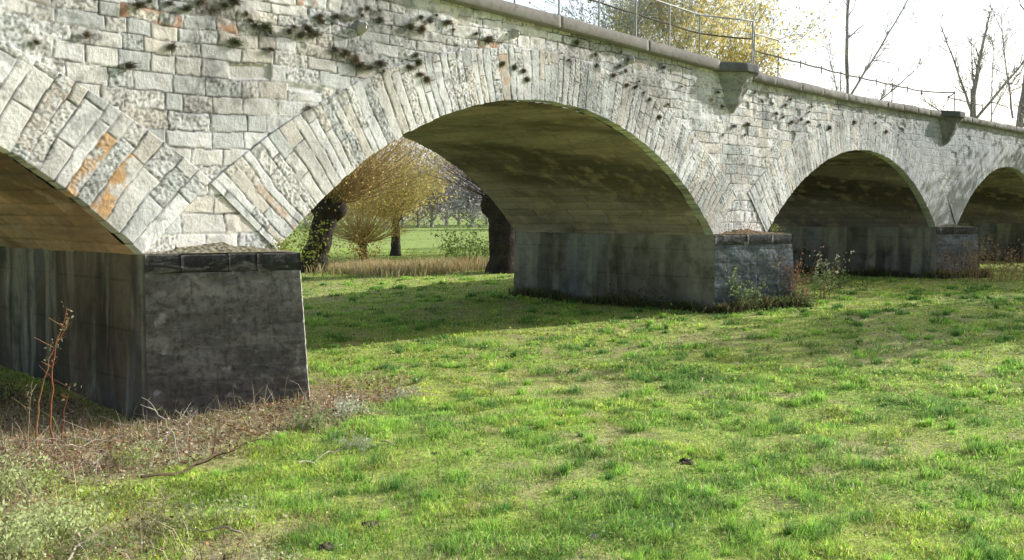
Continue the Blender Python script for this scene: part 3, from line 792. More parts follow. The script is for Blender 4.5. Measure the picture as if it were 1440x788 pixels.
V, F_, C_ = merge([p1]); obj('dry_straw', V, F_, M['dry'], None, C_, label='pale dry straw tangled with weeds on the bank in the left foreground', cat='dry grass', kind='stuff')

r = rs(57); n = 46000; x = r.uniform(0, 4.2, n); y = r.uniform(-7.5, -1.4, n)
k = (weedy(x, y) > .25) & (fbm(x * 3.2, y * 3.2, 58, 3) > .49); x, y = x[k], y[k]; n = len(x); tall = sstep(.49, .66, fbm(x * 3.2, y * 3.2, 58, 3))
v, f = quads_at(np.stack([x, y, ground_z(x, y) + r.uniform(.005, .03, n) + tall * r.uniform(0, .12, n)], 1), .022, r, .55)
hu = fbm(x * 1.3, y * 1.3, 59, 2)[:, None]; c = (np.array([.62, .70, .26]) * (hu > .5) + np.array([.66, .72, .46]) * (hu <= .5)) * r.uniform(.5, 1.2, n)[:, None]
obj('low_weeds', v, f, M['leaf'], None, np.repeat(c, 4, 0), label='low yellow-green weeds covering the bank at the bottom left', cat='weeds', kind='stuff')
# rough uncut growth along the feet of the piers
X_, Y_ = [], []; r = rs(56)
for (a, b) in PIERS[1:]:
    n = 5200; t = r.uniform(0, 1, n); side = r.uniform(0, 1, n); off = np.abs(r.normal(0, .10, n))
    xa = np.where(side < .42, a - .05 - off, a - .05 + (b - a) * t); ya = np.where(side < .42, -.1 + (W + .1) * t, -.08 - .62 * t - off)
    X_.append(xa); Y_.append(ya)
x = np.concatenate(X_); y = np.concatenate(Y_); n = len(x); k = r.uniform(0, 1, n) < sstep(.3, .6, fbm(x * 2, y * 2, 57, 3)) + .25; x, y = x[k], y[k]; n = len(x)
cc = np.array([(.22, .30, .10), (.42, .34, .20), (.30, .20, .12), (.16, .20, .08)])[r.choice(4, n, p=[.35, .25, .15, .25])] * r.uniform(.6, 1.2, n)[:, None]
V, F_, C_ = merge([blades(x, y, r.uniform(.05, .24, n) * (.5 + fbm(x * 3, y * 3, 55, 2)), np.full(n, .007) + .0008 * x, r, cc, .8, True)])
obj('rough_grass', V, F_, M['grass'], None, C_, label='rough uncut grass fringing the feet of the bridge piers', cat='grass', kind='stuff')

def stemline(p, az, L, bend, rad, r, n=8, tilt=.2):
    """path of a bending stem"""
    P = [np.array(p, float)]; e = pi / 2 - tilt
    for i in range(n):
        e -= bend / n; st = L / n
        P.append(P[-1] + np.array([cos(az) * cos(e), sin(az) * cos(e), sin(e)]) * st)
    return np.array(P), np.linspace(rad, rad * .35, n + 1)
def gz(x, y): return float(ground_z(np.array([x]), np.array([y]))[0])

# fallen sticks on the bank: each a thing
def stick(x, y, az, L, rad, col, label, lift=.03, seed=0, prongs=2):
    rr = rs(seed); n = 12; P = []
    for i in range(n + 1):
        t = i / n - .5; P.append((x + cos(az) * L * t + rr.normal(0, .008), y + sin(az) * L * t + rr.normal(0, .008) + .06 * L * sin(t * 5), 0))
    P = np.array(P); P[:, 2] = [gz(a, b) + lift + .04 * abs(sin(i * .6 + seed)) for i, (a, b, _) in enumerate(P)]
    parts = [(*loft(P, np.linspace(rad, rad * .4, n + 1), 6, seed, .2), col)]
    for q in range(prongs):
        i = rr.randint(3, n - 2); a2 = az + rr.choice([-1, 1]) * rr.uniform(.5, 1.1); l2 = L * rr.uniform(.2, .4)
        Q = np.array([P[i] + np.array([cos(a2), sin(a2), rr.uniform(.1, .5)]) * l2 * t for t in np.linspace(0, 1, 5)])
        parts.append((*loft(Q, np.linspace(rad * .5, rad * .2, 5), 5), col))
    V, F_, C_ = merge(parts)
    return obj('fallen_stick', V, F_, M['dry'], None, C_, origin=tuple(P[n // 2]), label=label, cat='stick', group='dead sticks lying on the bank')
def gp(px, py, Z=GZ + .08): return on_ground(px, py, Z)
PALE = (.55, .50, .40); BRN = (.20, .13, .08)
for i, (px, py, az, L, rad, col, lab) in enumerate([
    (300, 640, .25, 1.25, .011, (.16, .11, .08), 'long dark brown stick lying along the bank in front of the near pier'),
    (80, 610, 2.6, .55, .007, PALE, 'pale stick lying behind the foot of the two red-brown stalks'),
    (125, 618, .1, .5, .006, PALE, 'short pale stick lying just right of the two red-brown stalks'),
    (235, 612, .8, .45, .006, PALE, 'pale forked stick leaning at the foot of the near pier'),
    (110, 765, .9, .5, .008, (.45, .40, .32), 'grey stick slanting through pale weeds at the bottom left corner'),
    (270, 745, 2.35, .5, .005, (.45, .40, .32), 'thin grey stick slanting in straw, lowest one right of the pale weeds'),
    (460, 635, .15, .6, .006, PALE, 'thin pale stick at the edge of the lawn right of the near pier'),
    (500, 575, 2.5, .5, .005, PALE, 'thin bleached stick on brown leaves beside the grey-leaved weed'),
    (520, 620, 2.6, .35, .005, PALE, 'short bleached stick on brown leaves nearest the bright lawn')]):
    x, y = gp(px, py); stick(x, y, az, L, rad, col, lab, .03, 300 + i, 2 if i % 2 else 3)
r = rs(88)
tw = []
for i in range(1100):
    px = r.uniform(-40, 600); py = r.uniform(528, 690); x, y = gp(px, py)
    if float(weedy(np.array([x]), np.array([y]))[0]) < .4 or in_pier(np.array([x]), np.array([y]), .03)[0]: continue
    a = r.uniform(0, pi); L = r.uniform(.06, .34); e = r.uniform(-.1, .5); p = np.array([x, y, gz(x, y) + .02])
    q = p + np.array([cos(a) * cos(e), sin(a) * cos(e), sin(e)]) * L; c = np.array([PALE, BRN, (.3, .14, .07)][r.randint(3)]) * r.uniform(.7, 1.2)
    tw.append((*tubes([p], [q], [.0028], [.0012], 4), c))
V, F_, C_ = merge(tw); obj('twig_litter', V, F_, M['dry'], None, C_, label='tangle of broken twigs scattered along the foot of the near pier', cat='twigs', kind='stuff')

# leafy weeds
def weed(px, py, hgt, nst, leafc, stemc, label, name='weed', spread=.12, leafs=.028, nl=26, seed=0, Z=GZ + .08, cat='weed', group=None, bend=.5, dist=None, flower=None, xy=None):
    r = rs(seed)
    x, y = xy if xy else (on_ground(px, py, Z) if dist is None else at_dist(px, dist)[:2])
    z = gz(x, y); o = empty(name, (x, y, z), label=label, cat=cat, group=group)
    st = []; lf = []; fl = []
    for s in range(nst):
        P, Rr = stemline((x + r.normal(0, spread * .35), y + r.normal(0, spread * .35), z - .01), r.uniform(0, 2 * pi), hgt * r.uniform(.55, 1.1), r.uniform(.1, bend * 2), .0035 + hgt * .002, r, 7, r.uniform(0, .35))
        st.append((*loft(P, Rr, 5), np.array(stemc) * r.uniform(.8, 1.2)))
        t = r.uniform(.25, 1, nl) * 7; i = np.minimum(t.astype(int), 6); Q = P[i] + (P[i + 1] - P[i]) * (t - i)[:, None] + r.normal(0, spread * .16, (nl, 3)); lf.append(Q)
        if flower is not None: fl.append(P[-1] + r.normal(0, .02, (8, 3)))
    for (v_, f_, c_) in st: obj('stem', v_, f_, M['dry'], o, np.tile(c_, (len(v_), 1)))
    Q = np.concatenate(lf); V, F_ = quads_at(Q, leafs, r, .5)
    c = np.array(leafc) * r.uniform(.65, 1.3, len(Q))[:, None]; obj('leaves', V, F_, M['leaf'], o, np.repeat(c, 4, 0))
    if flower is not None:
        Q = np.concatenate(fl); V, F_ = quads_at(Q, leafs * .8, r, .8); obj('seed_heads', V, F_, M['leaf'], o, np.tile(flower, (len(V), 1)))
    return o
PG = (.64, .74, .36); SG = (.62, .68, .55); LG = (.48, .60, .18)
weed(8, 700, .36, 22, PG, (.3, .3, .2), 'tall pale green leafy weed at the left edge in front of the near pier', seed=1, spread=.2, nl=44)
weed(95, 740, .17, 26, PG, (.3, .3, .2), 'low pale green weed clump in the bottom left corner', seed=2, spread=.3, nl=40)
weed(25, 780, .24, 26, PG, (.3, .3, .2), 'pale green weed cut off by the lower left corner', seed=3, spread=.3, nl=40)
weed(60, 670, .14, 10, LG, (.3, .3, .2), 'small yellow-green weed between the pale weeds and the stalks', seed=4, spread=.22, nl=34)
weed(440, 590, .17, 12, (.34, .42, .20), (.25, .2, .12), 'light green bramble-like weed at the right foot of the near pier', seed=5, spread=.2, leafs=.035, nl=28)
weed(490, 572, .13, 12, SG, (.4, .36, .28), 'silvery grey-leaved weed right of the near pier on brown leaves', seed=6, spread=.28, leafs=.03, nl=30)
weed(560, 548, .10, 10, (.45, .48, .42), (.4, .36, .28), 'greyish low weed farthest right on the patch of brown leaves', seed=7, spread=.3, leafs=.026, nl=30)
weed(505, 618, .09, 10, (.44, .48, .38), (.4, .36, .28), 'grey-green low weed nearest the bright lawn right of the pier', seed=8, spread=.22, leafs=.026, nl=28)
weed(185, 640, .10, 10, LG, (.3, .25, .15), 'low green weed in front of the middle of the near pier', seed=9, spread=.3, nl=30)
weed(300, 680, .10, 12, (.30, .40, .10), (.3, .25, .15), 'low bright green weed patch below the long dark stick', seed=10, spread=.35, nl=34)
weed(0, 555, .30, 9, (.10, .16, .09), (.2, .14, .1), 'dark green weed at the left edge against the shaded pier wall', seed=11, spread=.2, nl=24)
weed(150, 690, .12, 12, (.34, .36, .17), (.35, .28, .18), 'straggly olive weed in the straw between pale weeds and lawn', seed=12, spread=.35, nl=30)
weed(215, 735, .13, 12, (.40, .40, .25), (.4, .34, .22), 'faded olive weed at the bottom of the bank next to the lawn', seed=13, spread=.3, nl=24)
weed(120, 770, .13, 12, (.36, .44, .22), (.4, .34, .22), 'pale leafy weed over the slanting grey stick at the bottom edge', seed=14, spread=.25, nl=34)

# two red-brown stalks and other single stalks: things
def stalk(x, y, z, az, L, bend, rad, col, label, seed, tilt=.05, heads=0, name='dead_stalk', twigs=6, group=None):
    r = rs(seed); P, Rr = stemline((x, y, z), az, L, bend, rad, r, 12, tilt)
    P[1:-1] += r.normal(0, rad * .8, (11, 3)); o = empty(name, (x, y, z), label=label, cat='dead plant stalk', group=group)
    V, F_ = loft(P, Rr, 7); obj('stem', V, F_, M['dry'], o, np.tile(col, (len(V), 1)))
    if twigs:
        pr = []
        for k in range(twigs):
            i = r.randint(6, 12); a = r.uniform(0, 2 * pi); l = r.uniform(.05, .14)
            q = P[i] + np.array([cos(a) * l, sin(a) * l, l * r.uniform(.1, .9)]); pr.append((*tubes([P[i]], [q], [rad * .35], [rad * .15], 4), np.array(col) * 1.3))
        for (v_, f_, c_) in pr: obj('side_twig', v_, f_, M['dry'], o, np.tile(c_, (len(v_), 1)))
    if heads:
        Q = P[r.randint(8, 13, heads)] + r.normal(0, .025, (heads, 3)); V, F_ = quads_at(Q, .035, r, .5); obj('dry_leaves', V, F_, M['leaf'], o, np.repeat(np.array([(.34, .32, .20)]) * r.uniform(.6, 1.3, heads)[:, None], 4, 0))
    return o
RB = (.36, .15, .07)
x, y = gp(75, 612); camr = YAW - pi / 2
stalk(x, y, gz(x, y), camr, 1.10, .45, .0095, RB, 'taller of two red-brown dead stalks standing before the shaded pier', 21, -.12, 26)
x, y = gp(50, 606); stalk(x, y, gz(x, y), camr, 1.05, .55, .0085, (.38, .22, .11), 'left one of two red-brown dead stalks arching to the right', 22, -.02, 20)
x, y = gp(85, 600); stalk(x, y, gz(x, y), camr, .48, .15, .006, (.30, .15, .08), 'short brown stalk just right of the two tall red-brown stalks', 23, .1, 8)
x, y = gp(38, 612); stalk(x, y, gz(x, y), camr, .52, .1, .005, (.42, .33, .22), 'short pale stalk left of the two tall red-brown stalks', 24, .05, 12)
x, y = gp(252, 640); stalk(x, y, gz(x, y), camr + pi, .55, .9, .0062, (.60, .56, .47), 'bleached arching twig standing before the near pier, bending left', 25, .0, 0)
x, y = gp(262, 615); stalk(x, y, gz(x, y), camr, .30, .2, .005, (.60, .56, .47), 'short bleached twig just right of the arching bleached twig', 26, .05, 0)
x, y = gp(300, 618); stalk(x, y, gz(x, y), camr, .30, .3, .0055, (.50, .38, .28), 'short brownish twig leaning right before the near pier', 27, .15, 0, twigs=3)
x, y = gp(225, 712); stalk(x, y, gz(x, y), camr, .16, .3, .006, (.50, .42, .32), 'thick dry stump of a weed in the straw of the left bank', 28, .15, 0, twigs=8)

# molehill-like clods and stones
r = rs(61)
def clod(px, py, sx, sz, col, label, name, cat, seed, group=None):
    x, y = gp(px, py, GZ + .03); rr = rs(seed); n, m = 18, 12; z = gz(x, y)
    V = []
    for i in range(m):
        ph = pi / 2 * i / (m - 1)
        for j in range(n):
            a = 2 * pi * j / n; k = 1 + .35 * (vn(np.array([cos(a) * 2 + seed]), np.array([sin(a) * 2 + i * .5]), seed)[0] - .5) * 2
            V.append((x + cos(a) * cos(ph) * sx * k, y + sin(a) * cos(ph) * sx * .8 * k, z - .008 + sin(ph) * sz * k))
    F_ = [(i * n + j, i * n + (j + 1) % n, (i + 1) * n + (j + 1) % n, (i + 1) * n + j) for i in range(m - 1) for j in range(n)]
    c = np.array(col) * rr.uniform(.6, 1.3, len(V))[:, None]
    obj(name, V, np.array(F_), M['dry'], None, c, origin=(x, y, z), label=label, cat=cat, group=group)
clod(964, 648, .055, .04, (.13, .10, .08), 'dark brown earth clod on the lawn right of its middle', 'earth_clod', 'clod', 1)
clod(520, 735, .07, .035, (.15, .12, .08), 'dark earth clod on the lawn near the bottom left of the grass', 'earth_clod', 'clod', 2)
clod(462, 768, .05, .035, (.20, .17, .12), 'greyish earth clod at the very bottom beside the weedy bank', 'earth_clod', 'clod', 3)
clod(835, 748, .035, .02, (.5, .48, .45), 'small pale grey stone on the lawn near the bottom centre', 'stone', 'stone', 4)
clod(943, 735, .025, .022, (.7, .7, .7), 'small white stone on the lawn right of the pale grey one', 'stone', 'stone', 5)
clod(1147, 765, .045, .02, (.19, .15, .10), 'flat brown earth clod on the lawn near the bottom right', 'earth_clod', 'clod', 6)
clod(615, 638, .05, .02, (.2, .16, .11), 'flat dry clod on the lawn just right of the brown leaf patch', 'earth_clod', 'clod', 7)

# ------------------------------------------------------------------ trees
def grow(r, p, d, L, rad, lev, P, kink=.12, up=.1, nb=(3, 5), spread=.7, shrink=.62, segs=4, tips=None, minr=.002, thin=.5):
    """recursive limb: appends segments (p0,p1,r0,r1)"""
    p = np.array(p, float); d = np.array(d, float) / np.linalg.norm(d); pts = [p.copy()]; rr = [rad]
    for s in range(segs):
        d = d + r.normal(0, kink, 3) + np.array([0, 0, up]); d /= np.linalg.norm(d)
        q = p + d * L / segs; r1 = max(minr, rad * (1 - (1 - thin) * (s + 1) / segs)); P.append((p, q, rr[-1], r1)); p = q; pts.append(q); rr.append(r1)
    if lev > 0:
        k = r.randint(nb[0], nb[1] + 1)
        for i in range(k):
            t = r.uniform(.35, 1) if i else 1.0; j = min(segs, max(1, int(round(t * segs)))); q = pts[j]
            v = r.normal(0, 1, 3); v -= d * v.dot(d); v /= np.linalg.norm(v) + 1e-9
            nd = d * cos(spread) + v * sin(spread) * r.uniform(.6, 1.2)
            grow(r, q, nd, L * shrink * r.uniform(.75, 1.2), rr[j] * .62, lev - 1, P, kink, up, nb, spread, shrink, max(2, segs - 1), tips, minr, thin)
    elif tips is not None: tips.append((pts[-1], d, L))
    if tips is not None and lev <= 1: tips += [(q, d, L) for q in pts[1:]]
def seg_mesh(P, sides=5):
    return tubes([s[0] for s in P], [s[1] for s in P], [s[2] for s in P], [s[3] for s in P], sides)
def trunk_mesh(base, top, r0, r1, seed, lean=(0, 0), n=14):
    P = []; r = rs(seed)
    for i in range(n + 1):
        t = i / n; P.append((base[0] + (top[0] - base[0]) * t + r.normal(0, .01) , base[1] + (top[1] - base[1]) * t + r.normal(0, .01), base[2] - .1 + (top[2] - base[2] + .1) * t))
    rad = [r0 * (1.35 - .35 * min(1, i / 3)) * (1 - i / n) + r1 * (i / n) for i in range(n + 1)]
    return loft(P, rad, 14, seed, .22)

BARKD = (.055, .045, .038); BARKG = (.16, .145, .13)
def pollard(name, pos, hgt, rad, twigL, ntw, label, leaf=None, nleaf=0, lean=(0, 0), bias=(0, 0, 0), twc=(.20, .14, .07), seed=0, cat='tree', leafs=.05, cone=1.0, group=None, head=1.25, bark=BARKD, tr=.012):
    r = rs(seed); o = empty(name, pos, label=label, cat=cat, group=group); pos = np.array(pos)
    top = pos + np.array([lean[0], lean[1], hgt])
    V, F_ = trunk_mesh(pos, top, rad, rad * .8, seed)
    # knobbly head
    n = 14; hv = []
    for i in range(9):
        ph = -pi / 2 + pi * i / 8
        for j in range(n):
            a = 2 * pi * j / n; k = rad * head * (1 + .3 * (vn(np.array([cos(a) * 2 + 9]), np.array([sin(a) * 2 + i * .7]), seed)[0] - .5) * 2)
            hv.append(top + np.array([cos(a) * cos(ph) * k, sin(a) * cos(ph) * k, sin(ph) * k * .8]))
    hf = np.array([(i * n + j, i * n + (j + 1) % n, (i + 1) * n + (j + 1) % n, (i + 1) * n + j) for i in range(8) for j in range(n)])
    V, F_, _ = merge([(V, F_), (np.array(hv), hf)])
    obj('trunk', V, F_, M['bark'], o, np.array(bark) * r.uniform(.7, 1.3, len(V))[:, None], smooth=True)
    S = []; L = []
    for k in range(ntw):
        v = r.normal(0, 1, 3); v[2] = abs(v[2]) * .9 + .25; v[:2] *= cone; v = v + np.array(bias); v /= np.linalg.norm(v)
        p = top + v * rad * head * .7; l = twigL * r.uniform(.55, 1.1); seg = 5; pr = p; R0 = tr * r.uniform(.6, 1.2)
        for s in range(seg):
            v = v + r.normal(0, .10, 3) + np.array([0, 0, .05]); v /= np.linalg.norm(v); q = pr + v * l / seg
            S.append((pr, q, R0 * (1 - s / seg * .8), R0 * (1 - (s + 1) / seg * .8)))
            if s > 0: 
                w = v + r.normal(0, .35, 3); w /= np.linalg.norm(w); S.append((q, q + w * l * .22, R0 * .3, R0 * .12)); L.append(q + w * l * .15)
            L.append(q); pr = q
    V, F_ = seg_mesh(S, 3); obj('crown', V, F_, M['bark'], o, np.repeat((np.array(twc) * r.uniform(.6, 1.4, len(S))[:, None]), 6, 0))
    if nleaf:
        L = np.array(L); Q = L[r.randint(0, len(L), nleaf)] + r.normal(0, twigL * .05, (nleaf, 3))
        V, F_ = quads_at(Q, leafs, r, .4); pal = np.array(leaf); c = pal[r.randint(0, len(pal), nleaf)] * r.uniform(.6, 1.3, nleaf)[:, None]
        obj('leaves', V, F_, M['leaf'], o, np.repeat(c, 4, 0))
    return o
def tree(name, pos, hgt, rad, label, lev=4, leaf=None, nleaf=0, leafs=.06, seed=0, bark=BARKG, trunkfrac=.35, spread=.6, up=.1, lean=(0, 0), cat='tree', group=None, nb=(3, 5), minr=.006, kink=.12, shrink=.66, jit=.25, twc=None):
    r = rs(seed); o = empty(name, pos, label=label, cat=cat, group=group); pos = np.array(pos); th = hgt * trunkfrac
    top = pos + np.array([lean[0], lean[1], th]); V, F_ = trunk_mesh(pos, top, rad, rad * .72, seed)
    obj('trunk', V, F_, M['bark'], o, np.array(bark) * r.uniform(.75, 1.25, len(V))[:, None], smooth=True)
    S = []; tips = []; d0 = np.array([lean[0] * .4 / max(th, 1), lean[1] * .4 / max(th, 1), 1.0])
    grow(r, top - np.array([0, 0, .05]), d0, hgt * .30, rad * .72, lev, S, kink, up, nb, spread, shrink, 4, tips, minr)
    for q in range(3):
        a = r.uniform(0, 2 * pi); grow(r, pos + (top - pos) * r.uniform(.6, .95), (cos(a) * .8, sin(a) * .8, .7), hgt * .24, rad * .4, lev - 1, S, kink, up, nb, spread, shrink, 4, tips, minr)
    V, F_ = seg_mesh(S, 5); obj('crown', V, F_, M['bark'], o, np.repeat(np.array(twc if twc else bark) * r.uniform(.7, 1.3, len(S))[:, None], 10, 0))
    if nleaf and tips:
        T = np.array([t[0] for t in tips]); idx = r.randint(0, len(T), nleaf); Q = T[idx] + r.normal(0, jit, (nleaf, 3))
        V, F_ = quads_at(Q, leafs, r, .55); pal = np.array(leaf); tone = .65 + .7 * hsh(np.floor(Q[:, 0] * 1.1), np.floor(Q[:, 2] * 1.1) + np.floor(Q[:, 1]), seed)
        c = pal[r.randint(0, len(pal), nleaf)] * tone[:, None] * r.uniform(.7, 1.2, nleaf)[:, None]
        obj('leaves', V, F_, M['leaf'], o, np.repeat(c, 4, 0))
    return o
YEL = [(.78, .60, .12), (.66, .54, .12), (.55, .52, .18), (.74, .48, .10)]
# behind the big arch
sx, sy = sin(YAW), -cos(YAW)          # unit vector pointing to image right
pollard('pollard_willow', at_dist(437, 26), 1.7, .36, 3.0, 330, 'dark leaning pollard willow with brown twigs left in the big arch', lean=(sx * .45, sy * .45), bias=(sx * .75, sy * .75, .35), twc=(.46, .34, .18), seed=2, leaf=[(.95, .74, .30)], nleaf=5000, leafs=.06)
pollard('pollard_willow', at_dist(556, 35), 1.4, .17, 3.1, 300, 'yellow-leaved young willow in the middle of the big arch opening', leaf=[(.95, .80, .30), (.88, .76, .32), (.80, .72, .36)], nleaf=13000, seed=3, leafs=.13, twc=(.48, .36, .17), bias=(-.55 * sx, -.55 * sy, .05), tr=.010)
pollard('pollard_willow', at_dist(510, 30), .6, .12, 2.6, 260, 'yellow-brown bushy willow between the leaning pollard and the yellow one', leaf=[(1, .78, .26), (.85, .72, .28)], nleaf=5500, seed=4, leafs=.07, twc=(.55, .42, .20), tr=.009)
pollard('pollard_willow', at_dist(708, 25), 1.75, .42, 2.2, 220, 'dark thick pollard willow trunk at the right side of the big arch', seed=5, twc=(.2, .15, .11), bias=(-.75 * sx, -.75 * sy, .3), tr=.010, cone=.9)
weed(640, 360, 1.3, 14, (.22, .30, .08), (.2, .15, .08), 'thin leafy green bush before the field left of the thick willow trunk', name='bush', cat='bush', seed=31, spread=.9, leafs=.09, nl=40, dist=29)
weed(670, 360, 1.5, 16, (.18, .27, .07), (.2, .15, .08), 'leafy green bush right beside the thick willow trunk', name='bush', cat='bush', seed=32, spread=.9, leafs=.09, nl=44, dist=27)
weed(505, 380, 1.1, 14, (.36, .28, .09), (.3, .2, .1), 'golden-brown bush under the leaning pollard willow', name='bush', cat='bush', seed=33, spread=.8, leafs=.08, nl=34, dist=27)
weed(402, 345, 1.7, 16, (.32, .38, .07), (.3, .2, .1), 'yellow-green bush at the far left end of the big arch opening', name='bush', cat='bush', seed=34, spread=1.0, leafs=.09, nl=50, dist=24)
# reeds / tall dry grass along the ditch
r = rs(71); n = 22000; a = r.uniform(-420, 760, n); dd = r.normal(0, 1.2, n)
th_ = np.arctan2(np.sin(YAW) * 1.0, np.cos(YAW)) - np.arctan((a - 0) / F_PX * cos(PITCH)) if False else None
px = r.uniform(330, 1000, n); ang = YAW - np.arctan((px - CX) * cos(PITCH) / F_PX); D_ = 26.4 + r.normal(0, .8, n) + 1.2 * np.sin(px * .02)
x = D_ * np.cos(ang); y = D_ * np.sin(ang) - CAM_D; k = y > 6.0; x, y = x[k], y[k]; n = len(x)
hh = r.uniform(.10, .40, n) * (.5 + .8 * fbm(x * .6, y * .6, 3, 3))
cc = np.array([(.84, .70, .42), (.68, .50, .28), (.55, .56, .20), (.85, .74, .46)])[r.choice(4, n, p=[.3, .3, .2, .2])] * r.uniform(.6, 1.25, n)[:, None]
V, F_, C_ = merge([blades(x, y, hh, np.full(n, .022), r, cc, .5, True)])
obj('tall_dry_grass', V, F_, M['dry'], None, C_, label='band of tall reddish dry grass along the edge of the meadow beyond the bridge', cat='tall grass', kind='stuff')
# distant wood behind the field, trees you can tell apart; haze is mixed into their pale colours
r = rs(72)
lab = ['hazy grey-violet bare tree at the far side of the field', 'hazy reddish-brown tree at the far side of the field']
for i, px in enumerate([395, 430, 470, 505, 540, 566, 588, 607, 628, 645, 664, 684, 704, 722, 745, 770, 800, 835]):
    d = r.uniform(80, 125); hg = (9.5 + 3 * r.uniform(-1, 1)) * d / 100; red = i % 4 == 1
    tree('distant_tree', at_dist(px, d), hg, .2, lab[1] if red else lab[0], lev=3, leaf=[(.60, .56, .57), (.56, .56, .60)] if not red else [(.66, .50, .44), (.60, .53, .52)], nleaf=2200, leafs=.34, seed=100 + i, bark=(.52, .49, .50), trunkfrac=.06, spread=.8, jit=.8, minr=.03,
         cat='tree', group='grey trees along the far side of the field' if not red else 'reddish trees along the far side of the field')
# above the parapet
tree('golden_tree', at_dist(938, 36), 12.5, .28, 'large golden-yellow autumn tree behind the parapet left of the second refuge', lev=5, leaf=[(.88, .72, .28), (.80, .76, .36), (.70, .74, .46), (.92, .68, .24), (.78, .80, .62)], nleaf=19000, leafs=.14, seed=203, bark=(.36, .34, .30), trunkfrac=.2, spread=.62, jit=.32, minr=.009, twc=(.48, .46, .42))
tree('willow', at_dist(832, 38), 12.0, .26, 'grey-green twiggy tree behind the railing, left of the golden tree', lev=5, leaf=[(.66, .68, .64), (.72, .72, .55), (.60, .60, .58)], nleaf=13000, leafs=.12, seed=214, bark=(.30, .30, .30), trunkfrac=.15, spread=.6, jit=.35, minr=.009, twc=(.50, .50, .50))
tree('golden_tree', at_dist(1018, 48), 9.0, .2, 'smaller pale yellow tree at the right edge of the large golden tree', lev=4, leaf=[(.66, .62, .34), (.64, .64, .50)], nleaf=6500, leafs=.13, seed=205, bark=(.24, .23, .2), trunkfrac=.2, spread=.55, jit=.35, minr=.009, twc=(.3, .3, .28))
BT = (.42, .39, .38)
def bare(px, dist, base_h, spec, rad, label, seed, fine=.35, nfine=40):
    """bare tree: explicit limbs given as (start height, lateral, top height) in metres seen from the field"""
    r = rs(seed); pos = at_dist(px, dist); o = empty('bare_tree', pos, label=label, cat='tree'); pos = np.array(pos)
    def pt(l, h): return pos + np.array([sx * l, sy * l, h])
    V, F_ = trunk_mesh(pos, pt(base_h[0], base_h[1]), rad, rad * .35, seed); obj('trunk', V, F_, M['bark'], o, np.array(BT) * r.uniform(.7, 1.2, len(V))[:, None], smooth=True)
    S = []
    for (l0, h0, l1, h1, r0) in spec:
        a, b = pt(l0, h0), pt(l1, h1); n = 9; prev = a; off = np.zeros(3)
        for i in range(n):
            t = (i + 1) / n; off = off + r.normal(0, .012 * np.linalg.norm(b - a) / 3, 3); q = a + (b - a) * t + off; R0 = r0 * (1 - .75 * i / n); R1 = r0 * (1 - .75 * t); S.append((prev, q, R0, R1))
            for _ in range(3):
                if i > 0 and r.uniform() < .9:
                    dv = (b - a) / np.linalg.norm(b - a) + r.normal(0, .55, 3); grow(r, q, dv, np.linalg.norm(b - a) * fine * r.uniform(.3, 1) * (1 - .5 * t), R1 * .5, 2, S, .15, .08, (2, 3), .55, .6, 3, None, .008)
            prev = q
    V, F_ = seg_mesh(S, 5); obj('crown', V, F_, M['bark'], o, np.repeat(np.array(BT) * 1.15 * r.uniform(.7, 1.3, len(S))[:, None], 10, 0))
bare(1187, 45, (0, 7.5), [(0, 7.4, .15, 15, .09), (.05, 6.5, 3.0, 11.5, .06), (0, 5.2, 3.4, 8.2, .05), (0, 5.0, -.9, 9, .035), (.1, 5, 1.9, 7.0, .03)], .15, 'slender bare tree standing alone in the sky right of the golden tree', 301, .22)
bare(1366, 44, (-.1, 6.6), [(-.1, 6.2, .5, 9.6, .11), (-.1, 5.6, -1.6, 9.3, .06), (0, 5.3, 2.6, 8.6, .07), (0, 4.8, -2.2, 6.2, .06), (0, 6.0, -.3, 8.4, .05)], .27, 'thick short bare tree with few cut-back limbs above the far parapet', 302, .22)
bare(1412, 40, (.7, 7.5), [(.7, 7.3, 1.7, 13, .10), (.2, 5.0, -.4, 8.6, .04), (.4, 4.5, 2.4, 7.0, .06), (.5, 6.2, 2.2, 9.6, .05)], .20, 'leaning bare tree at the right edge above the far parapet', 303, .35)
bare(1389, 50, (0, 7.0), [(0, 6.9, .1, 9.5, .03), (0, 6, .9, 7.6, .03)], .06, 'thin sapling between the two bare trees at the right', 304, .5)
for (px, d, hg, sd, lb) in ((1330, 42, 5.2, 311, 'low bare shrub left of the thick short tree above the parapet'), (1405, 38, 5.3, 312, 'dense low bare shrub under the leaning tree at the right'), (1447, 36, 5.6, 313, 'bare shrub cut off by the right edge above the parapet'), (1130, 44, 5.6, 314, 'sparse bare shrub between the golden tree and the slender tree')):
    tree('bare_shrub', at_dist(px, d), hg, .06, lb, lev=4, leaf=[(.42, .42, .30)], nleaf=1800 if sd != 314 else 80, leafs=.07, seed=sd, bark=BT, trunkfrac=.25, spread=.6, minr=.010, cat='shrub')
# trees standing in the meadow to the right of the view; they throw the dappled shade on the far spans and the lawn
SUNH = Vector((cos(SUN_G), -sin(SUN_G)))
for i, (x, y, hg, nl) in enumerate(((38.5, -5.2, 13.0, 13000), (42.5, -9.6, 13.5, 7000), (24.5, -8.3, 8.4, 4200), (32.5, -11.8, 9.2, 4600))):
    tree('shade_tree', (x, y, gz(x, y)), hg, .25, ['half-bare tree nearest the far end of the bridge', 'tall half-bare tree second from the bridge end', 'lower half-bare tree third from the bridge end', 'half-bare tree farthest out in the meadow'][i], lev=4, leaf=YEL, nleaf=nl, leafs=.24, seed=400 + i, trunkfrac=.12, spread=.65, jit=.5, minr=.012)

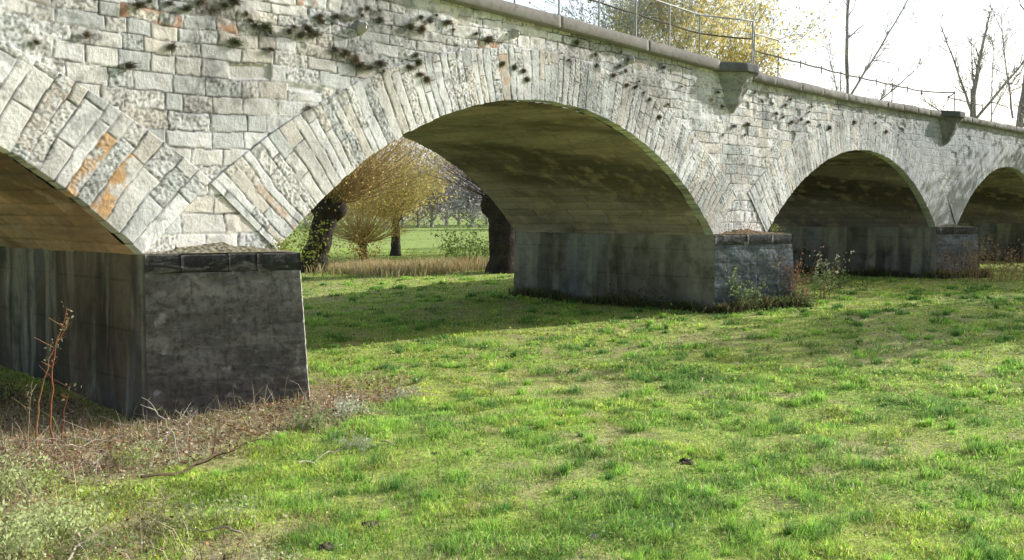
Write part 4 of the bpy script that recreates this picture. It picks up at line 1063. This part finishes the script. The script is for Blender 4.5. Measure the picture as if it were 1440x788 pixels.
# ------------------------------------------------------------------ plants at the second and third pier
def ng(px, py, Z=-1.62): return on_ground(px, py, Z)
weed(1122, 432, 1.1, 20, (.36, .22, .14), (.40, .23, .15), 'brown dead shrub at the right corner of the second pier', name='dead_shrub', cat='shrub', seed=41, spread=.35, leafs=.04, nl=22, xy=ng(1122, 432), bend=.3)
weed(1163, 424, .95, 12, (.30, .38, .18), (.2, .16, .1), 'leafy green weed with whitish seed heads right of the brown shrub', name='flowering_weed', seed=42, spread=.3, leafs=.05, nl=34, xy=ng(1163, 420), flower=(.55, .56, .5))
weed(1010, 442, .85, 14, (.24, .33, .12), (.2, .16, .1), 'green creeper climbing the corner of the second pier', name='creeper', cat='creeper', seed=43, spread=.3, leafs=.05, nl=34, xy=(13.9, -.35))
weed(1040, 442, .35, 16, (.10, .15, .06), (.16, .13, .08), 'low dark green weeds along the front of the second pier', seed=44, spread=.8, leafs=.05, nl=40, xy=(14.9, -.75))
weed(900, 442, .30, 16, (.09, .13, .05), (.16, .13, .08), 'low dark weeds along the shaded inner foot of the second pier', seed=45, spread=.9, leafs=.05, nl=30, xy=(13.35, 1.2))
weed(1180, 415, .4, 12, (.14, .20, .07), (.2, .16, .1), 'green bush of weeds behind the flowering weed under the third arch', seed=46, spread=.5, leafs=.06, nl=34, xy=ng(1185, 408))
for i, (px, py, h) in enumerate(((1350, 396, .8), (1378, 396, 1.0), (1405, 396, .9), (1432, 396, .85), (1455, 396, .9))):
    weed(px, py, h, 18, (.46, .33, .20), (.48, .34, .22), ['dry brown weeds against the third pier, leftmost of the row at the far right', 'tallest dry brown weeds of the row before the fourth arch', 'dry brown weeds in the middle of the row before the fourth arch', 'dry brown weeds last but one in the row before the fourth arch', 'dry brown weeds cut off by the right edge of the view'][i], name='dry_weed', seed=50 + i, spread=.7, leafs=.05, nl=20, xy=ng(px, py), bend=.3)
# green tufts on the pier ledges
def ledge_tuft(x, y, z, s, col, label, seed):
    r = rs(seed); n = 260; Q = np.array([x, y, z]) + r.normal(0, 1, (n, 3)) * np.array([s, s * .4, s * .55]) + np.array([0, 0, s * .8])
    V, F_ = quads_at(Q, .022, r, .5); obj('moss_tuft', V, F_, M['leaf'], None, np.repeat(np.array(col) * r.uniform(.6, 1.3, n)[:, None], 4, 0), origin=(x, y, z), label=label, cat='moss')
ledge_tuft(5.30, -.20, SPRING, .07, (.30, .34, .05), 'yellow-green moss tuft on the ledge corner of the near pier', 1)
ledge_tuft(15.15, -.25, SPRING, .10, (.30, .32, .08), 'yellow-green tuft on the ledge of the second pier', 2)
ledge_tuft(14.4, -.18, SPRING, .13, (.26, .15, .09), 'reddish-brown dry tuft on the ledge of the second pier', 3)

# ------------------------------------------------------------------ small plants and projecting stones on the face
def tuft_mesh(seed, dark):
    r = rs(seed); n = 320; b = r.normal(0, .018, (n, 3)); b[:, 1] = -abs(b[:, 1]) * .2
    dirs = r.normal(0, 1, (n, 3)); dirs[:, 1] = -abs(dirs[:, 1]) - .7; dirs[:, 2] = dirs[:, 2] * .8 - .1; dirs /= np.linalg.norm(dirs, axis=1, keepdims=True)
    L = (r.uniform(.02, .10, n) * r.uniform(.4, 1, n))[:, None]; side = np.cross(dirs, r.normal(0, 1, (n, 3))); side /= np.linalg.norm(side, axis=1, keepdims=True)
    tip = b + dirs * L; V = np.stack([b - side * .003, b + side * .003, tip], 1).reshape(-1, 3)
    c = np.array(dark) * r.uniform(.6, 1.5, n)[:, None]
    return mesh_data('wall_tuft', V, np.arange(3 * n).reshape(-1, 3), M['dry'], np.repeat(c, 3, 0))
TM = [tuft_mesh(s, c) for s, c in ((1, (.20, .18, .12)), (2, (.17, .19, .10)), (3, (.25, .20, .13)), (4, (.17, .16, .13)))]
r = rs(5)
for i, (px, py) in enumerate(spots):
    x, z = face_pt(px, py)
    if z > cop_z(x) - .04: z = float(cop_z(x)) - .08
    left = px < 700
    o = bpy.data.objects.new('wall_tuft', TM[i % 4]); COL.objects.link(o); s = (r.uniform(.45, 1.15) if left else r.uniform(.35, .75)) * (1 + .025 * max(0, x - 8))
    o.location = (x, -.012, z); o.scale = (s * r.uniform(.7, 1.7), s * r.uniform(.8, 1.4), s * r.uniform(.6, 1.1)); o.rotation_euler = (0, r.uniform(-.5, .5), 0)
    if x > 12: setp(o, 'small dark dry tuft rooted in the sunlit wall near the refuge and third arch', 'wall plant', 'small tufts on the wall by the refuge and third arch')
    elif px > 700: setp(o, 'small dark dry tuft rooted in the wall above the right half of the big arch', 'wall plant', 'small tufts on the wall above the right half of the big arch')
    elif px > 460: setp(o, 'small dark tuft rooted in the joints above the left half of the big arch', 'wall plant', 'small tufts on the wall above the left half of the big arch')
    else: setp(o, 'small dark tuft rooted in the joints at the upper left of the wall', 'wall plant', 'small tufts on the upper left of the wall')
# projecting corbel stones near the top of the wall
for i, (px, py, s, lb) in enumerate(((506, 40, .07, 'projecting rough stone high on the wall at the upper left'), (722, 48, .06, 'projecting stone under the coping above the crown of the big arch'), (884, 86, .06, 'projecting stone under the coping right of the big arch crown'))):
    x, z = face_pt(px, py); rr = rs(i + 9); n = 9; V = []
    for a in range(7):
        t = a / 6
        for k in range(n):
            q = 2 * pi * k / n; rd = s * (1 - .35 * t) * (.8 + .4 * rr.uniform()) * (1 if a < 6 else .55); V.append((x + cos(q) * rd * .7, .01 - t * s * 1.9, z + sin(q) * rd))
    F_ = [(a * n + k, (a + 1) * n + k, (a + 1) * n + (k + 1) % n, a * n + (k + 1) % n) for a in range(6) for k in range(n)]
    obj('corbel_stone', V, [np.array(F_), np.array([list(range(6 * n, 7 * n))])], M['stone'], bridge, np.tile([.62, .60, .55], (len(V), 1)), label=lb)

# ------------------------------------------------------------------ light, sky, camera
wd = bpy.data.worlds.new('World'); scene.world = wd; wd.use_nodes = True; nt = wd.node_tree; nt.nodes.clear()
bg = nt.nodes.new('ShaderNodeBackground'); ow = nt.nodes.new('ShaderNodeOutputWorld'); sk = nt.nodes.new('ShaderNodeTexSky')
sk.sky_type = 'NISHITA'; sk.sun_disc = False; sk.sun_elevation = SUN_EL; sk.sun_rotation = radians(90) + SUN_G
sk.air_density = 1.0; sk.dust_density = 3.0; sk.ozone_density = 1.0
bg.inputs[1].default_value = 0.14
g = nt.nodes.new('ShaderNodeNewGeometry'); sx_ = nt.nodes.new('ShaderNodeSeparateXYZ'); tc = nt.nodes.new('ShaderNodeTexCoord'); nt.links.new(tc.outputs['Generated'], sx_.inputs[0])
hz = ramp(nt, sx_.outputs[2], [(0.0, .92), (0.20, .85), (.36, .24), (.75, .05)])
dt = nt.nodes.new('ShaderNodeVectorMath'); dt.operation = 'DOT_PRODUCT'; nt.links.new(tc.outputs['Generated'], dt.inputs[0]); dt.inputs[1].default_value = (.93, .10, .36)
sd_ = ramp(nt, dt.outputs['Value'], [(0.0, .10), (.35, .75), (.8, 1.0)])
ml = nt.nodes.new('ShaderNodeMath'); ml.operation = 'MULTIPLY'; nt.links.new(hz, ml.inputs[0]); nt.links.new(sd_, ml.inputs[1])
m8 = nt.nodes.new('ShaderNodeMath'); m8.operation = 'MULTIPLY'; nt.links.new(ml.outputs[0], m8.inputs[0]); m8.inputs[1].default_value = 5.6
veil = nt.nodes.new('ShaderNodeMix'); veil.data_type = 'RGBA'; veil.blend_type = 'MIX'; veil.inputs[0].default_value = 1; veil.blend_type = 'ADD'
nt.links.new(sk.outputs[0], veil.inputs[6])
cv = nt.nodes.new('ShaderNodeVectorMath'); cv.operation = 'SCALE'; cv.inputs[0].default_value = (.97, 1.0, 1.05); nt.links.new(m8.outputs[0], cv.inputs['Scale']); nt.links.new(cv.outputs[0], veil.inputs[7])
nt.links.new(veil.outputs[2], bg.inputs[0]); nt.links.new(bg.outputs[0], ow.inputs[0])
sl = bpy.data.lights.new('sun', 'SUN'); sl.energy = 5.0; sl.angle = radians(.5); sl.color = (1.0, .975, .94)
so = bpy.data.objects.new('sun', sl); COL.objects.link(so)
sd = Vector((cos(SUN_G) * cos(SUN_EL), -sin(SUN_G) * cos(SUN_EL), sin(SUN_EL))); so.rotation_euler = sd.to_track_quat('Z', 'Y').to_euler()
cd = bpy.data.cameras.new('camera'); co = bpy.data.objects.new('camera', cd); COL.objects.link(co)
cd.sensor_width = 36; cd.lens = F_PX / 1440 * 36; cd.clip_start = .1; cd.clip_end = 3000
co.location = (0, -CAM_D, 0); co.rotation_euler = (pi / 2 - PITCH, 0, YAW - pi / 2)
scene.camera = co
scene.view_settings.view_transform = 'Standard'; scene.view_settings.look = 'None'; scene.view_settings.exposure = 0
scene.render.engine = 'CYCLES'
